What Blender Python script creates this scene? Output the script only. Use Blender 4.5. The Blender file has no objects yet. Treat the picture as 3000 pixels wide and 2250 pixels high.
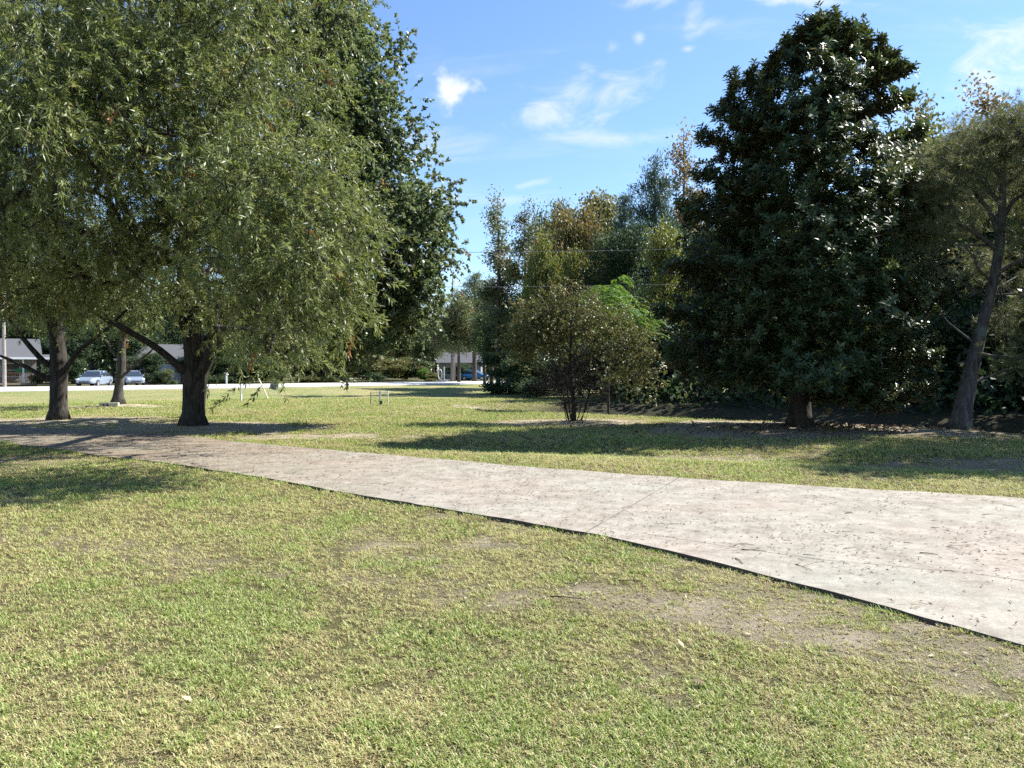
import bpy, bmesh, math, random
import numpy as np
from mathutils import Vector, Matrix

S = bpy.context.scene
C = S.collection
R = math.radians

# ------------------------------------------------------------------ camera, sky, sun, exposure
EYE = 1.6
FPX = 2266.0                       # focal length in pixels of the 3000 px wide photograph
cam_d = bpy.data.cameras.new('camera')
cam_d.sensor_width = 36.0
cam_d.lens = 36.0 * FPX / 3000.0
cam_d.clip_start = 0.05
cam_d.clip_end = 3000
cam = bpy.data.objects.new('camera', cam_d)
C.objects.link(cam)
cam.location = (0, 0, EYE)
cam.rotation_euler = (R(90 - 1.09), 0, 0)
S.camera = cam

SUN_EL = R(44)
SUN_DIR = Vector((0.925 * math.cos(SUN_EL), 0.38 * math.cos(SUN_EL), math.sin(SUN_EL))).normalized()
SUN_AZ = math.atan2(SUN_DIR.x, SUN_DIR.y)     # clockwise from +Y

world = bpy.data.worlds.new('World')
S.world = world
world.use_nodes = True
SKY_STRENGTH = 0.078


def build_world():
    nt = world.node_tree
    nt.nodes.clear()
    N = nt.nodes.new
    L = nt.links.new

    def math_(op, a, b=None, c=None):
        n = N('ShaderNodeMath'); n.operation = op
        for i, v in enumerate((a, b, c)):
            if v is None: continue
            if isinstance(v, (int, float)): n.inputs[i].default_value = v
            else: L(v, n.inputs[i])
        return n.outputs[0]

    out = N('ShaderNodeOutputWorld')
    bg = N('ShaderNodeBackground'); bg.inputs['Strength'].default_value = SKY_STRENGTH
    sky = N('ShaderNodeTexSky'); sky.sky_type = 'NISHITA'; sky.sun_disc = False
    sky.sun_elevation = SUN_EL; sky.sun_rotation = SUN_AZ
    sky.altitude = 100; sky.air_density = 1.1; sky.dust_density = 0.12; sky.ozone_density = 3.6
    tc = N('ShaderNodeTexCoord')
    sep = N('ShaderNodeSeparateXYZ'); L(tc.outputs['Generated'], sep.inputs[0])
    x, y, z = sep.outputs
    az = math_('ARCTAN2', x, y)
    el = math_('ARCSINE', z)
    # thin wisps lie on a flat sheet high overhead
    zz = math_('MAXIMUM', z, 0.04)
    u = math_('DIVIDE', x, math_('ADD', zz, 0.12)); v = math_('DIVIDE', y, math_('ADD', zz, 0.12))
    comb = N('ShaderNodeCombineXYZ'); L(u, comb.inputs[0]); L(v, comb.inputs[1])

    def noise(scale, detail, rough, dist, vec, sx=1, sy=1, rot=0, off=(0, 0, 0)):
        mp = N('ShaderNodeMapping'); mp.inputs['Scale'].default_value = (sx, sy, 1)
        mp.inputs['Rotation'].default_value = (0, 0, rot); mp.inputs['Location'].default_value = off
        L(vec, mp.inputs[0])
        n = N('ShaderNodeTexNoise'); n.inputs['Scale'].default_value = scale
        n.inputs['Detail'].default_value = detail; n.inputs['Roughness'].default_value = rough
        n.inputs['Distortion'].default_value = dist
        L(mp.outputs[0], n.inputs['Vector'])
        return n.outputs['Fac']

    def step(val, a, b):
        m = N('ShaderNodeMapRange'); m.interpolation_type = 'SMOOTHSTEP'
        m.inputs['From Min'].default_value = a; m.inputs['From Max'].default_value = b
        L(val, m.inputs['Value']); return m.outputs[0]
    angv = N('ShaderNodeCombineXYZ'); L(az, angv.inputs[0]); L(el, angv.inputs[1])
    wisp = noise(1.1, 8, 0.62, 0.5, comb.outputs[0], 1.0, 2.6, R(22), (3.1, 1.7, 0))
    cirrus = math_('MULTIPLY', step(wisp, 0.48, 0.82), 0.5)
    fine = noise(13, 7, 0.62, 0.7, angv.outputs[0], 1.0, 2.1, R(-18))
    fine2 = noise(22, 6, 0.55, 0.2, angv.outputs[0], 1.0, 1.5, 0, (2, 5, 0))

    def patch(px, py, wx, wy, lo, hi, amount, src, rot=0.0):
        a0 = math.atan2((px - 1500) / FPX, 1.0)
        e0 = math.atan(((1082 - py) / FPX) * math.cos(a0))
        da = math_('SUBTRACT', az, a0); de = math_('SUBTRACT', el, e0)
        c, s = math.cos(rot), math.sin(rot)
        p = math_('ADD', math_('MULTIPLY', da, c / (wx / FPX)), math_('MULTIPLY', de, s / (wx / FPX)))
        q = math_('ADD', math_('MULTIPLY', da, -s / (wy / FPX)), math_('MULTIPLY', de, c / (wy / FPX)))
        d = math_('SQRT', math_('ADD', math_('MULTIPLY', p, p), math_('MULTIPLY', q, q)))
        fall = math_('SUBTRACT', 1.0, d)
        val = math_('ADD', fall, math_('MULTIPLY', math_('SUBTRACT', src, 0.5), 2.6))
        return math_('MULTIPLY', step(val, lo, hi), amount)
    tot = cirrus
    for args in ((1312, 262, 100, 62, 0.10, 0.95, 0.95, fine2),
                 (1720, 290, 300, 100, 0.15, 1.35, 0.75, fine, 0.22),
                 (1800, 410, 330, 40, 0.1, 1.3, 0.5, fine, -0.03),
                 (2020, 60, 70, 55, 0.2, 1.45, 0.6, fine2),
                 (2050, 100, 90, 26, 0.2, 1.5, 0.5, fine, 0.25),
                 (2010, 152, 36, 17, 0.1, 1.45, 0.75, fine2),
                 (1790, 145, 30, 26, 0.15, 1.45, 0.5, fine2),
                 (1870, 122, 24, 22, 0.15, 1.45, 0.5, fine2),
                 (2960, 160, 260, 95, 0.05, 1.15, 0.8, fine, 0.12),
                 (2330, 10, 260, 20, 0.1, 1.2, 0.6, fine, -0.2),
                 (1900, 10, 120, 30, 0.1, 1.2, 0.5, fine),
                 (1540, 545, 90, 16, 0.1, 1.2, 0.5, fine, 0.2),
                 (1480, 590, 150, 26, 0.1, 1.3, 0.35, fine)):
        tot = math_('MAXIMUM', tot, patch(*args))
    tot = math_('MULTIPLY', tot, step(el, -0.02, 0.08))
    mix = N('ShaderNodeMixRGB'); L(tot, mix.inputs['Fac'])
    tintn = N('ShaderNodeMixRGB'); tintn.blend_type = 'MULTIPLY'; tintn.inputs['Fac'].default_value = 1
    tintn.inputs['Color2'].default_value = (0.90, 0.965, 1.07, 1)
    L(sky.outputs[0], tintn.inputs['Color1'])
    L(tintn.outputs[0], mix.inputs['Color1'])
    mix.inputs['Color2'].default_value = (5.2, 5.35, 5.6, 1)
    L(mix.outputs[0], bg.inputs['Color'])
    L(bg.outputs[0], out.inputs['Surface'])


build_world()

sun_d = bpy.data.lights.new('sun', 'SUN')
sun_d.energy = 4.6
sun_d.angle = R(0.53)
sun_d.color = (1.0, 0.965, 0.915)
sun = bpy.data.objects.new('sun', sun_d)
C.objects.link(sun)
sun.rotation_euler = (-SUN_DIR).to_track_quat('-Z', 'Y').to_euler()
sun.location = (60, 25, 60)

S.view_settings.view_transform = 'Standard'
S.view_settings.look = 'None'
S.view_settings.gamma = 1.0
S.view_settings.use_curve_mapping = False
S.view_settings.exposure = 1.45
S.render.engine = 'CYCLES'
S.cycles.use_denoising = False
S.cycles.max_bounces = 6
S.cycles.diffuse_bounces = 3
S.cycles.glossy_bounces = 2
S.cycles.transmission_bounces = 4
S.cycles.transparent_max_bounces = 4
S.cycles.caustics_reflective = False
S.cycles.caustics_refractive = False
S.cycles.sample_clamp_indirect = 4.0


# ------------------------------------------------------------------ helpers: noise, tags, meshes
def _hash(ix, iy, seed):
    h = (ix.astype(np.int64) * 374761393 + iy.astype(np.int64) * 668265263 + seed * 974711) & 0x7fffffff
    h = (h ^ (h >> 13)) * 1274126177 & 0x7fffffff
    return ((h ^ (h >> 16)) & 0xffff) / 65535.0


def vnoise(x, y, seed=0):
    x = np.asarray(x, float); y = np.asarray(y, float)
    ix = np.floor(x); iy = np.floor(y); fx = x - ix; fy = y - iy
    fx = fx * fx * (3 - 2 * fx); fy = fy * fy * (3 - 2 * fy)
    a = _hash(ix, iy, seed); b = _hash(ix + 1, iy, seed); c = _hash(ix, iy + 1, seed); d = _hash(ix + 1, iy + 1, seed)
    return (a * (1 - fx) + b * fx) * (1 - fy) + (c * (1 - fx) + d * fx) * fy


def fbm(x, y, seed=0, oct=4):
    v = 0; amp = 0.5; t = 0
    for i in range(oct):
        v = v + amp * vnoise(x * 2 ** i, y * 2 ** i, seed + i * 17); t += amp; amp *= 0.55
    return v / t


def sstep(a, b, v):
    t = np.clip((np.asarray(v, float) - a) / (b - a), 0, 1)
    return t * t * (3 - 2 * t)


def tag(o, label=None, cat=None, group=None, kind=None):
    if label: o['label'] = label
    if cat: o['category'] = cat
    if group: o['group'] = group
    if kind: o['kind'] = kind
    return o


def empty(name, loc=(0, 0, 0), rz=0.0):
    o = bpy.data.objects.new(name, None)
    o.empty_display_size = 0.2
    o.location = loc; o.rotation_euler = (0, 0, rz)
    C.objects.link(o)
    return o


def link(name, me, mat=None, parent=None):
    o = bpy.data.objects.new(name, me)
    if mat is not None and not me.materials: me.materials.append(mat)
    C.objects.link(o)
    if parent is not None: o.parent = parent
    return o


def soup(name, V, k, tint=None, extra=None):
    """V: (n*k, 3) vertices, every k consecutive ones a face"""
    n = len(V) // k
    me = bpy.data.meshes.new(name)
    me.vertices.add(n * k); me.vertices.foreach_set('co', np.ascontiguousarray(V[:n * k], np.float32).ravel())
    me.loops.add(n * k); me.loops.foreach_set('vertex_index', np.arange(n * k, dtype=np.int32))
    me.polygons.add(n); me.polygons.foreach_set('loop_start', np.arange(0, n * k, k, dtype=np.int32))
    if tint is not None:
        a = me.attributes.new('tint', 'FLOAT', 'FACE'); a.data.foreach_set('value', np.asarray(tint, np.float32))
    if extra is not None:
        for nm, arr in extra.items():
            a = me.attributes.new(nm, 'FLOAT', 'FACE'); a.data.foreach_set('value', np.asarray(arr, np.float32))
    me.update(calc_edges=True)
    return me


class MB:
    """collects boxes, tubes, polygons into one mesh"""
    def __init__(s): s.v = []; s.f = []

    def add(s, vs, fs):
        o = len(s.v); s.v += [tuple(v) for v in vs]; s.f += [tuple(i + o for i in f) for f in fs]; return s

    def box(s, x0, x1, y0, y1, z0, z1):
        return s.add([(x0, y0, z0), (x1, y0, z0), (x1, y1, z0), (x0, y1, z0), (x0, y0, z1), (x1, y0, z1), (x1, y1, z1), (x0, y1, z1)],
                     [(0, 3, 2, 1), (4, 5, 6, 7), (0, 1, 5, 4), (1, 2, 6, 5), (2, 3, 7, 6), (3, 0, 4, 7)])

    def tube(s, pts, rad, sides=8, cap=True):
        pts = [Vector(p) for p in pts]
        if isinstance(rad, (int, float)): rad = [rad] * len(pts)
        rings = []
        ref = Vector((0.31, 0.17, 0.93))
        for i, p in enumerate(pts):
            t = (pts[min(i + 1, len(pts) - 1)] - pts[max(i - 1, 0)])
            if t.length < 1e-9: t = Vector((0, 0, 1))
            t.normalize()
            a = t.cross(ref)
            if a.length < 0.15: a = t.cross(Vector((1, 0, 0)))
            a.normalize(); b = t.cross(a)
            rings.append([p + (a * math.cos(2 * math.pi * k / sides) + b * math.sin(2 * math.pi * k / sides)) * rad[i] for k in range(sides)])
        vs = [v for r in rings for v in r]
        fs = []
        for i in range(len(pts) - 1):
            for k in range(sides):
                k2 = (k + 1) % sides
                fs.append((i * sides + k, i * sides + k2, (i + 1) * sides + k2, (i + 1) * sides + k))
        if cap:
            fs.append(tuple(range(sides - 1, -1, -1))); fs.append(tuple((len(pts) - 1) * sides + k for k in range(sides)))
        return s.add(vs, fs)

    def prism(s, poly, y0, y1, axis='y'):
        """poly of (a, z) pairs pushed from y0 to y1"""
        n = len(poly)
        if axis == 'y': vs = [(a, y0, z) for a, z in poly] + [(a, y1, z) for a, z in poly]
        else: vs = [(y0, a, z) for a, z in poly] + [(y1, a, z) for a, z in poly]
        fs = [tuple(range(n)), tuple(range(2 * n - 1, n - 1, -1))]
        for i in range(n):
            j = (i + 1) % n; fs.append((i, i + n, j + n, j))
        return s.add(vs, fs)

    def build(s, name, mat, parent=None, smooth=False, bevel=0):
        me = bpy.data.meshes.new(name)
        me.from_pydata(s.v, [], s.f)
        bm = bmesh.new(); bm.from_mesh(me)
        bmesh.ops.recalc_face_normals(bm, faces=bm.faces)
        if bevel: bmesh.ops.bevel(bm, geom=bm.edges[:], offset=bevel, segments=1, affect='EDGES')
        bm.to_mesh(me); bm.free()
        if smooth: me.polygons.foreach_set('use_smooth', [True] * len(me.polygons))
        me.update()
        return link(name, me, mat, parent)


def ground_pt(px, py, z=0.0):
    Y = (EYE - z) * FPX / (py - 1082.0)
    return np.array(((px - 1500) / FPX * Y, Y, z))


def at(px, py, Y):
    return np.array(((px - 1500) / FPX * Y, Y, EYE + (1082 - py) / FPX * Y))


# ------------------------------------------------------------------ materials
def new_mat(name):
    m = bpy.data.materials.new(name); m.use_nodes = True
    nt = m.node_tree
    return m, nt, nt.nodes['Principled BSDF'], nt.nodes.new, nt.links.new


def plain(name, col, rough=0.6, metal=0.0, vary=0.12, scale=8.0, bump=0.0, spec=0.5):
    m, nt, b, N, L = new_mat(name)
    tc = N('ShaderNodeTexCoord')
    n = N('ShaderNodeTexNoise'); n.inputs['Scale'].default_value = scale; n.inputs['Detail'].default_value = 5
    L(tc.outputs['Object'], n.inputs['Vector'])
    r = N('ShaderNodeValToRGB')
    r.color_ramp.elements[0].position = 0.3; r.color_ramp.elements[1].position = 0.7
    r.color_ramp.elements[0].color = tuple(c * (1 - vary) for c in col) + (1,)
    r.color_ramp.elements[1].color = tuple(min(1, c * (1 + vary)) for c in col) + (1,)
    L(n.outputs['Fac'], r.inputs[0]); L(r.outputs[0], b.inputs['Base Color'])
    b.inputs['Roughness'].default_value = rough; b.inputs['Metallic'].default_value = metal
    b.inputs['Specular IOR Level'].default_value = spec
    if bump:
        bp = N('ShaderNodeBump'); bp.inputs['Strength'].default_value = bump; bp.inputs['Distance'].default_value = 0.02
        L(n.outputs['Fac'], bp.inputs['Height']); L(bp.outputs[0], b.inputs['Normal'])
    return m


def bark(name, dark, light, scale=1.0, lichen=None):
    m, nt, b, N, L = new_mat(name)
    tc = N('ShaderNodeTexCoord')
    mp = N('ShaderNodeMapping'); mp.inputs['Scale'].default_value = (14 * scale, 14 * scale, 2.6 * scale)
    L(tc.outputs['Object'], mp.inputs[0])
    v = N('ShaderNodeTexNoise'); v.inputs['Scale'].default_value = 1.0; v.inputs['Detail'].default_value = 6
    v.inputs['Roughness'].default_value = 0.65; v.inputs['Distortion'].default_value = 0.6
    L(mp.outputs[0], v.inputs['Vector'])
    r = N('ShaderNodeValToRGB'); r.color_ramp.elements[0].position = 0.36; r.color_ramp.elements[1].position = 0.68
    r.color_ramp.elements[0].color = dark + (1,); r.color_ramp.elements[1].color = light + (1,)
    L(v.outputs['Fac'], r.inputs[0])
    col = r.outputs[0]
    if lichen:
        n2 = N('ShaderNodeTexNoise'); n2.inputs['Scale'].default_value = 2.2; n2.inputs['Detail'].default_value = 5
        L(tc.outputs['Object'], n2.inputs['Vector'])
        r2 = N('ShaderNodeValToRGB'); r2.color_ramp.elements[0].position = 0.54; r2.color_ramp.elements[1].position = 0.66
        L(n2.outputs['Fac'], r2.inputs[0])
        mx = N('ShaderNodeMixRGB'); L(r2.outputs[0], mx.inputs['Fac']); L(col, mx.inputs['Color1'])
        mx.inputs['Color2'].default_value = lichen + (1,); col = mx.outputs[0]
    L(col, b.inputs['Base Color'])
    b.inputs['Roughness'].default_value = 0.9; b.inputs['Specular IOR Level'].default_value = 0.2
    bp = N('ShaderNodeBump'); bp.inputs['Strength'].default_value = 0.9; bp.inputs['Distance'].default_value = 0.03
    L(v.outputs['Fac'], bp.inputs['Height']); L(bp.outputs[0], b.inputs['Normal'])
    return m


def leafmat(name, stops, rough=0.45, trans=0.3, spec=0.5, back=None):
    """stops: list of (position, colour) over the per-leaf tint"""
    m, nt, b, N, L = new_mat(name)
    a = N('ShaderNodeAttribute'); a.attribute_name = 'tint'
    r = N('ShaderNodeValToRGB')
    e = r.color_ramp.elements
    e[0].position = stops[0][0]; e[0].color = tuple(stops[0][1]) + (1,)
    e[1].position = stops[-1][0]; e[1].color = tuple(stops[-1][1]) + (1,)
    for p, c in stops[1:-1]:
        q = e.new(p); q.color = tuple(c) + (1,)
    L(a.outputs['Fac'], r.inputs[0])
    col = r.outputs[0]
    if back:
        g = N('ShaderNodeNewGeometry'); mx = N('ShaderNodeMixRGB')
        L(g.outputs['Backfacing'], mx.inputs['Fac']); L(col, mx.inputs['Color1']); mx.inputs['Color2'].default_value = tuple(back) + (1,)
        col = mx.outputs[0]
    L(col, b.inputs['Base Color'])
    b.inputs['Roughness'].default_value = rough
    b.inputs['Specular IOR Level'].default_value = spec
    if trans > 0:
        t = N('ShaderNodeBsdfTranslucent')
        hs = N('ShaderNodeHueSaturation'); hs.inputs['Hue'].default_value = 0.485; hs.inputs['Saturation'].default_value = 1.15
        hs.inputs['Value'].default_value = 1.25
        L(r.outputs[0], hs.inputs['Color']); L(hs.outputs[0], t.inputs['Color'])
        ms = N('ShaderNodeMixShader'); ms.inputs[0].default_value = trans
        L(b.outputs[0], ms.inputs[1]); L(t.outputs[0], ms.inputs[2])
        L(ms.outputs[0], nt.nodes['Material Output'].inputs['Surface'])
    return m


M = {}
M['oak_bark'] = bark('oak_bark', (0.022, 0.019, 0.016), (0.080, 0.070, 0.060))
M['pale_bark'] = bark('pale_bark', (0.03, 0.027, 0.023), (0.105, 0.095, 0.082), 1.0, (0.12, 0.13, 0.10))
M['dark_bark'] = bark('dark_bark', (0.022, 0.018, 0.016), (0.075, 0.062, 0.054))
M['pine_bark'] = bark('pine_bark', (0.045, 0.041, 0.041), (0.14, 0.125, 0.118), 0.8, (0.12, 0.15, 0.13))
M['wood_bark'] = bark('wood_bark', (0.035, 0.03, 0.026), (0.12, 0.10, 0.085))
M['snag'] = plain('snag_wood', (0.16, 0.14, 0.13), 0.9, vary=0.3)
M['oak_leaf'] = leafmat('oak_leaf', [(0, (0.045, 0.064, 0.020)), (0.3, (0.115, 0.150, 0.042)), (0.6, (0.20, 0.24, 0.080)), (0.97, (0.305, 0.335, 0.15)), (1, (0.28, 0.15, 0.05))], 0.48, 0.38, 0.6)
M['pear_leaf'] = leafmat('pear_leaf', [(0, (0.045, 0.078, 0.034)), (0.45, (0.110, 0.155, 0.064)), (0.9, (0.22, 0.25, 0.12)), (1, (0.24, 0.19, 0.09))], 0.44, 0.48, 0.9)
M['magnolia_leaf'] = leafmat('magnolia_leaf', [(0, (0.028, 0.052, 0.020)), (0.6, (0.054, 0.086, 0.030)), (0.95, (0.11, 0.135, 0.042)), (1, (0.18, 0.17, 0.04))], 0.44, 0.24, 0.40, back=(0.085, 0.078, 0.040))
M['shrub_leaf'] = leafmat('shrub_leaf', [(0, (0.07, 0.082, 0.028)), (0.55, (0.15, 0.158, 0.054)), (0.95, (0.22, 0.22, 0.085)), (1, (0.26, 0.10, 0.06))], 0.45, 0.3)
M['bright_leaf'] = leafmat('bright_leaf', [(0, (0.065, 0.14, 0.028)), (0.7, (0.12, 0.22, 0.045)), (1, (0.20, 0.27, 0.06))], 0.5, 0.45)
M['pine_needle'] = leafmat('pine_needle', [(0, (0.08, 0.098, 0.040)), (0.6, (0.145, 0.162, 0.066)), (1, (0.21, 0.205, 0.095))], 0.55, 0.35)
M['far_pine'] = leafmat('far_pine', [(0, (0.030, 0.058, 0.040)), (0.7, (0.055, 0.092, 0.056)), (1, (0.095, 0.125, 0.07))], 0.5, 0.28)
M['wood_green'] = leafmat('wood_green', [(0, (0.055, 0.085, 0.034)), (0.6, (0.105, 0.138, 0.052)), (0.95, (0.17, 0.185, 0.075)), (1, (0.22, 0.15, 0.06))], 0.45, 0.4)
M['wood_dark'] = leafmat('wood_dark', [(0, (0.028, 0.054, 0.026)), (0.7, (0.055, 0.090, 0.038)), (1, (0.10, 0.122, 0.046))], 0.6, 0.3, 0.3)
M['wood_olive'] = leafmat('wood_olive', [(0, (0.085, 0.10, 0.036)), (0.6, (0.145, 0.152, 0.056)), (1, (0.21, 0.185, 0.075))], 0.5, 0.42)
M['wood_orange'] = leafmat('wood_orange', [(0, (0.095, 0.108, 0.038)), (0.6, (0.155, 0.148, 0.050)), (1, (0.21, 0.155, 0.058))], 0.5, 0.4)
M['wood_tan'] = leafmat('wood_tan', [(0, (0.13, 0.12, 0.055)), (0.6, (0.20, 0.165, 0.08)), (1, (0.28, 0.19, 0.095))], 0.5, 0.4)
M['wood_yellow'] = leafmat('wood_yellow', [(0, (0.085, 0.12, 0.03)), (0.6, (0.145, 0.175, 0.046)), (1, (0.20, 0.19, 0.055))], 0.5, 0.45)
M['wood_pinkgreen'] = leafmat('wood_pinkgreen', [(0, (0.065, 0.095, 0.04)), (0.6, (0.12, 0.148, 0.062)), (0.88, (0.17, 0.165, 0.08)), (1, (0.24, 0.15, 0.10))], 0.45, 0.42)


# ------------------------------------------------------------------ terrain
ROAD_A = np.array((-36.4, 55.0)); ROAD_D = np.array((0.763, 0.647)); ROAD_N = np.array((0.647, -0.763))   # normal points to the camera

TREE_MOUNDS = []     # (x, y, radius, height, dirt)
for (px, py, r, h, d) in ((565, 1256, 2.6, 0.10, 1.0), (170, 1237, 2.6, 0.08, 0.9), (345, 1191, 1.8, 0.12, 0.8), (1680, 1238, 1.9, 0.05, 0.9), (2345, 1258, 3.4, 0.07, 1.0), (2815, 1263, 2.4, 0.06, 0.95)):
    g = ground_pt(px, py); TREE_MOUNDS.append((g[0], g[1], r, h, d))

# driveway: matching points along its near and far edge, from beyond the right of the picture to the road
PAIRS = [((7.2, -2.0), (11.6, 2.6)), ((4.9, 1.5), (9.2, 5.9)), ((2.88, 4.37), (6.9, 8.7)), ((2.45, 5.07), (5.7, 9.7)), ((1.98, 5.75), (4.3, 10.3)),
         ((0.70, 7.40), (2.4, 11.1)), ((-2.2, 9.88), (0.0, 12.6)), ((-5.2, 12.4), (-2.6, 14.4)), ((-7.5, 14.05), (-4.8, 15.9)),
         ((-10.9, 16.5), (-8.4, 18.5)), ((-15.4, 19.6), (-13.2, 21.0)), ((-21.5, 22.6), (-19.0, 24.4)), ((-28.5, 26.0), (-25.9, 28.8)),
         ((-35.0, 31.0), (-31.6, 33.6)), ((-40.6, 37.0), (-36.6, 39.0)), ((-44.6, 43.0), (-40.2, 44.5)), ((-48.6, 45.6), (-43.2, 50.2))]
PN = np.array([p[0] for p in PAIRS]); PF = np.array([p[1] for p in PAIRS])


def catmull(P, t):
    t = np.clip(np.asarray(t, float), 0, len(P) - 1 - 1e-6)
    i = np.floor(t).astype(int); f = (t - i)[..., None]
    g = lambda k: P[np.clip(k, 0, len(P) - 1)]
    p0, p1, p2, p3 = g(i - 1), g(i), g(i + 1), g(i + 2)
    return 0.5 * (2 * p1 + (p2 - p0) * f + (2 * p0 - 5 * p1 + 4 * p2 - p3) * f ** 2 + (3 * p1 - p0 - 3 * p2 + p3) * f ** 3)


DT = np.linspace(0, len(PAIRS) - 1, 330)
DRIVE_POLY = np.vstack([catmull(PN, DT), catmull(PF, DT)[::-1]])
DRIVE_MID = (catmull(PN, DT) + catmull(PF, DT)) / 2


def in_poly(x, y, poly):
    inside = np.zeros(x.shape, bool)
    n = len(poly); j = n - 1
    for i in range(n):
        xi, yi = poly[i]; xj, yj = poly[j]
        if yi != yj:
            c = ((yi > y) != (yj > y)) & (x < (xj - xi) * (y - yi) / (yj - yi) + xi)
            inside ^= c
        j = i
    return inside


def dist_line(x, y, pts):
    d = np.full(np.shape(x), 1e9)
    for (ax, ay), (bx, by) in zip(pts[:-1], pts[1:]):
        dx, dy = bx - ax, by - ay
        t = np.clip(((x - ax) * dx + (y - ay) * dy) / (dx * dx + dy * dy), 0, 1)
        d = np.minimum(d, np.hypot(x - ax - t * dx, y - ay - t * dy))
    return d


NEAR_EDGE = catmull(PN, np.linspace(0, 11, 60)); FAR_EDGE = catmull(PF, np.linspace(0, 11, 60))
CREST_N = np.array((0.653, 0.757)); CREST_T = np.array((0.757, -0.653))


def crest_sl(x, y):
    return (x * CREST_N[0] + (y - 29.5) * CREST_N[1], x * CREST_T[0] + (y - 29.5) * CREST_T[1])


def road_s(x, y):
    return (x - ROAD_A[0]) * ROAD_N[0] + (y - ROAD_A[1]) * ROAD_N[1]


def terrain(x, y):
    x = np.asarray(x, float); y = np.asarray(y, float)
    z = (fbm(x * 0.35, y * 0.35, 5, 3) - 0.5) * 0.07 * sstep(2, 9, np.hypot(x, y))
    z = z + (fbm(x * 1.7, y * 1.7, 8, 2) - 0.5) * 0.022
    s, l = crest_sl(x, y)
    wob = (fbm(x * 0.4, y * 0.4, 31, 3) - 0.5) * 1.2
    m = sstep(-5.5, -1.5, l + wob * 0.6) * (1 - sstep(45, 70, l))
    prof = -0.95 * (sstep(0.0, 2.0, s + wob * 0.15) - sstep(4.6, 8.0, s + wob))
    z = z + m * prof + m * sstep(7, 12, s) * 0.12
    r = road_s(x, y)
    dm = dist_line(x, y, [tuple(p) for p in DRIVE_MID[200::12]]) if np.size(x) > 0 else 0
    keep = sstep(2.6, 5.5, dm)
    z = z - 0.55 * keep * np.exp(-((r - 15.5) / 5.2) ** 2) * (1 - 0.9 * m * sstep(-2, 4, s)) * (1 - sstep(-4, 6, l) * sstep(-6, 0, s))
    z = z - 0.13 * np.exp(-(dist_line(x, y, [(-2, 16.9), (3.5, 15.0), (10, 12.3), (18, 9)]) / 1.1) ** 2)
    for (mx, my, rr, h, d) in TREE_MOUNDS:
        z = z + h * np.exp(-((x - mx) ** 2 + (y - my) ** 2) / (rr * 0.7) ** 2)
    return z


def edge_bump(x, y):
    """turf and dead grass built up in places against the front edge of the slab"""
    ne = dist_line(x, y, [tuple(p) for p in NEAR_EDGE])
    return np.where(in_poly(x, y, DRIVE_POLY), 0.0, 0.018 * np.exp(-(ne / 0.3) ** 2) * sstep(0.48, 0.66, fbm(x * 1.4, y * 1.4, 91, 4)))


def dirt_mask(x, y):
    n = fbm(x * 1.3, y * 1.3, 77, 4); n2 = fbm(x * 5, y * 5, 12, 3)
    d = np.zeros(np.shape(x))
    for (mx, my, rr, h, dd) in TREE_MOUNDS:
        q = np.hypot((x - mx) * 0.72, (y - my) * 1.0) / rr
        d = np.maximum(d, dd * (1 - sstep(0.65, 1.15, q + (n - 0.5) * 0.9)))
    for (mx, my, rx, ry, dd) in ((-4.6, 18.4, 2.3, 0.9, 0.75), (9.5, 13.6, 3.5, 0.8, 0.7), (4.0, 15.0, 2.2, 0.5, 0.45), (-9.5, 13.3, 2.8, 1.2, 0.5), (13.5, 14.2, 3, 1.0, 0.7), (3.4, 23.9, 1.3, 0.5, 0.8)):
        q = np.hypot((x - mx) / rx, (y - my) / ry)
        d = np.maximum(d, dd * (1 - sstep(0.5, 1.2, q + (n - 0.5) * 1.3)))
    tr = dist_line(x, y, [(-6.0, 8.1), (-3.4, 6.75), (-1.6, 6.1), (-0.4, 5.5), (0.9, 5.12), (1.9, 4.75), (2.6, 4.1), (3.4, 2.9), (4.8, 0.6)])
    right = sstep(-2.5, 1.5, x)
    d = np.maximum(d, (0.16 + 0.48 * right) * (1 - sstep(0.05, 0.34 + 0.10 * right, tr + (n - 0.5) * 1.1)))
    ne = dist_line(x, y, [tuple(p) for p in NEAR_EDGE])
    d = np.maximum(d, sstep(0.8, 2.6, x) * 0.55 * (1 - sstep(0.2, 0.75, ne + (n - 0.5) * 0.8)))
    d = np.maximum(d, 0.55 * sstep(0.66, 0.78, n) * (1 - sstep(12, 20, y)))
    n3 = fbm(x * 9, y * 9, 66, 2)
    d = np.clip(d + ((n2 - 0.5) * 0.9 + (n3 - 0.5) * 0.7) * (d > 0.05), 0, 1)
    return d


def green_mask(x, y):
    g = fbm(x * 0.55, y * 0.55, 3, 4) * 0.62 + fbm(x * 2.4, y * 2.4, 41, 3) * 0.38
    # the lawn is greener low on the left and in the hollow by the big shade
    g = g + 0.10 * np.exp(-(((x + 1.2) / 1.6) ** 2 + ((y - 3.6) / 1.2) ** 2)) + 0.05 * sstep(13, 17, y) - 0.03 * sstep(5, 9, y) * (1 - sstep(12, 15, y))
    return sstep(0.38, 0.70, g)


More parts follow.
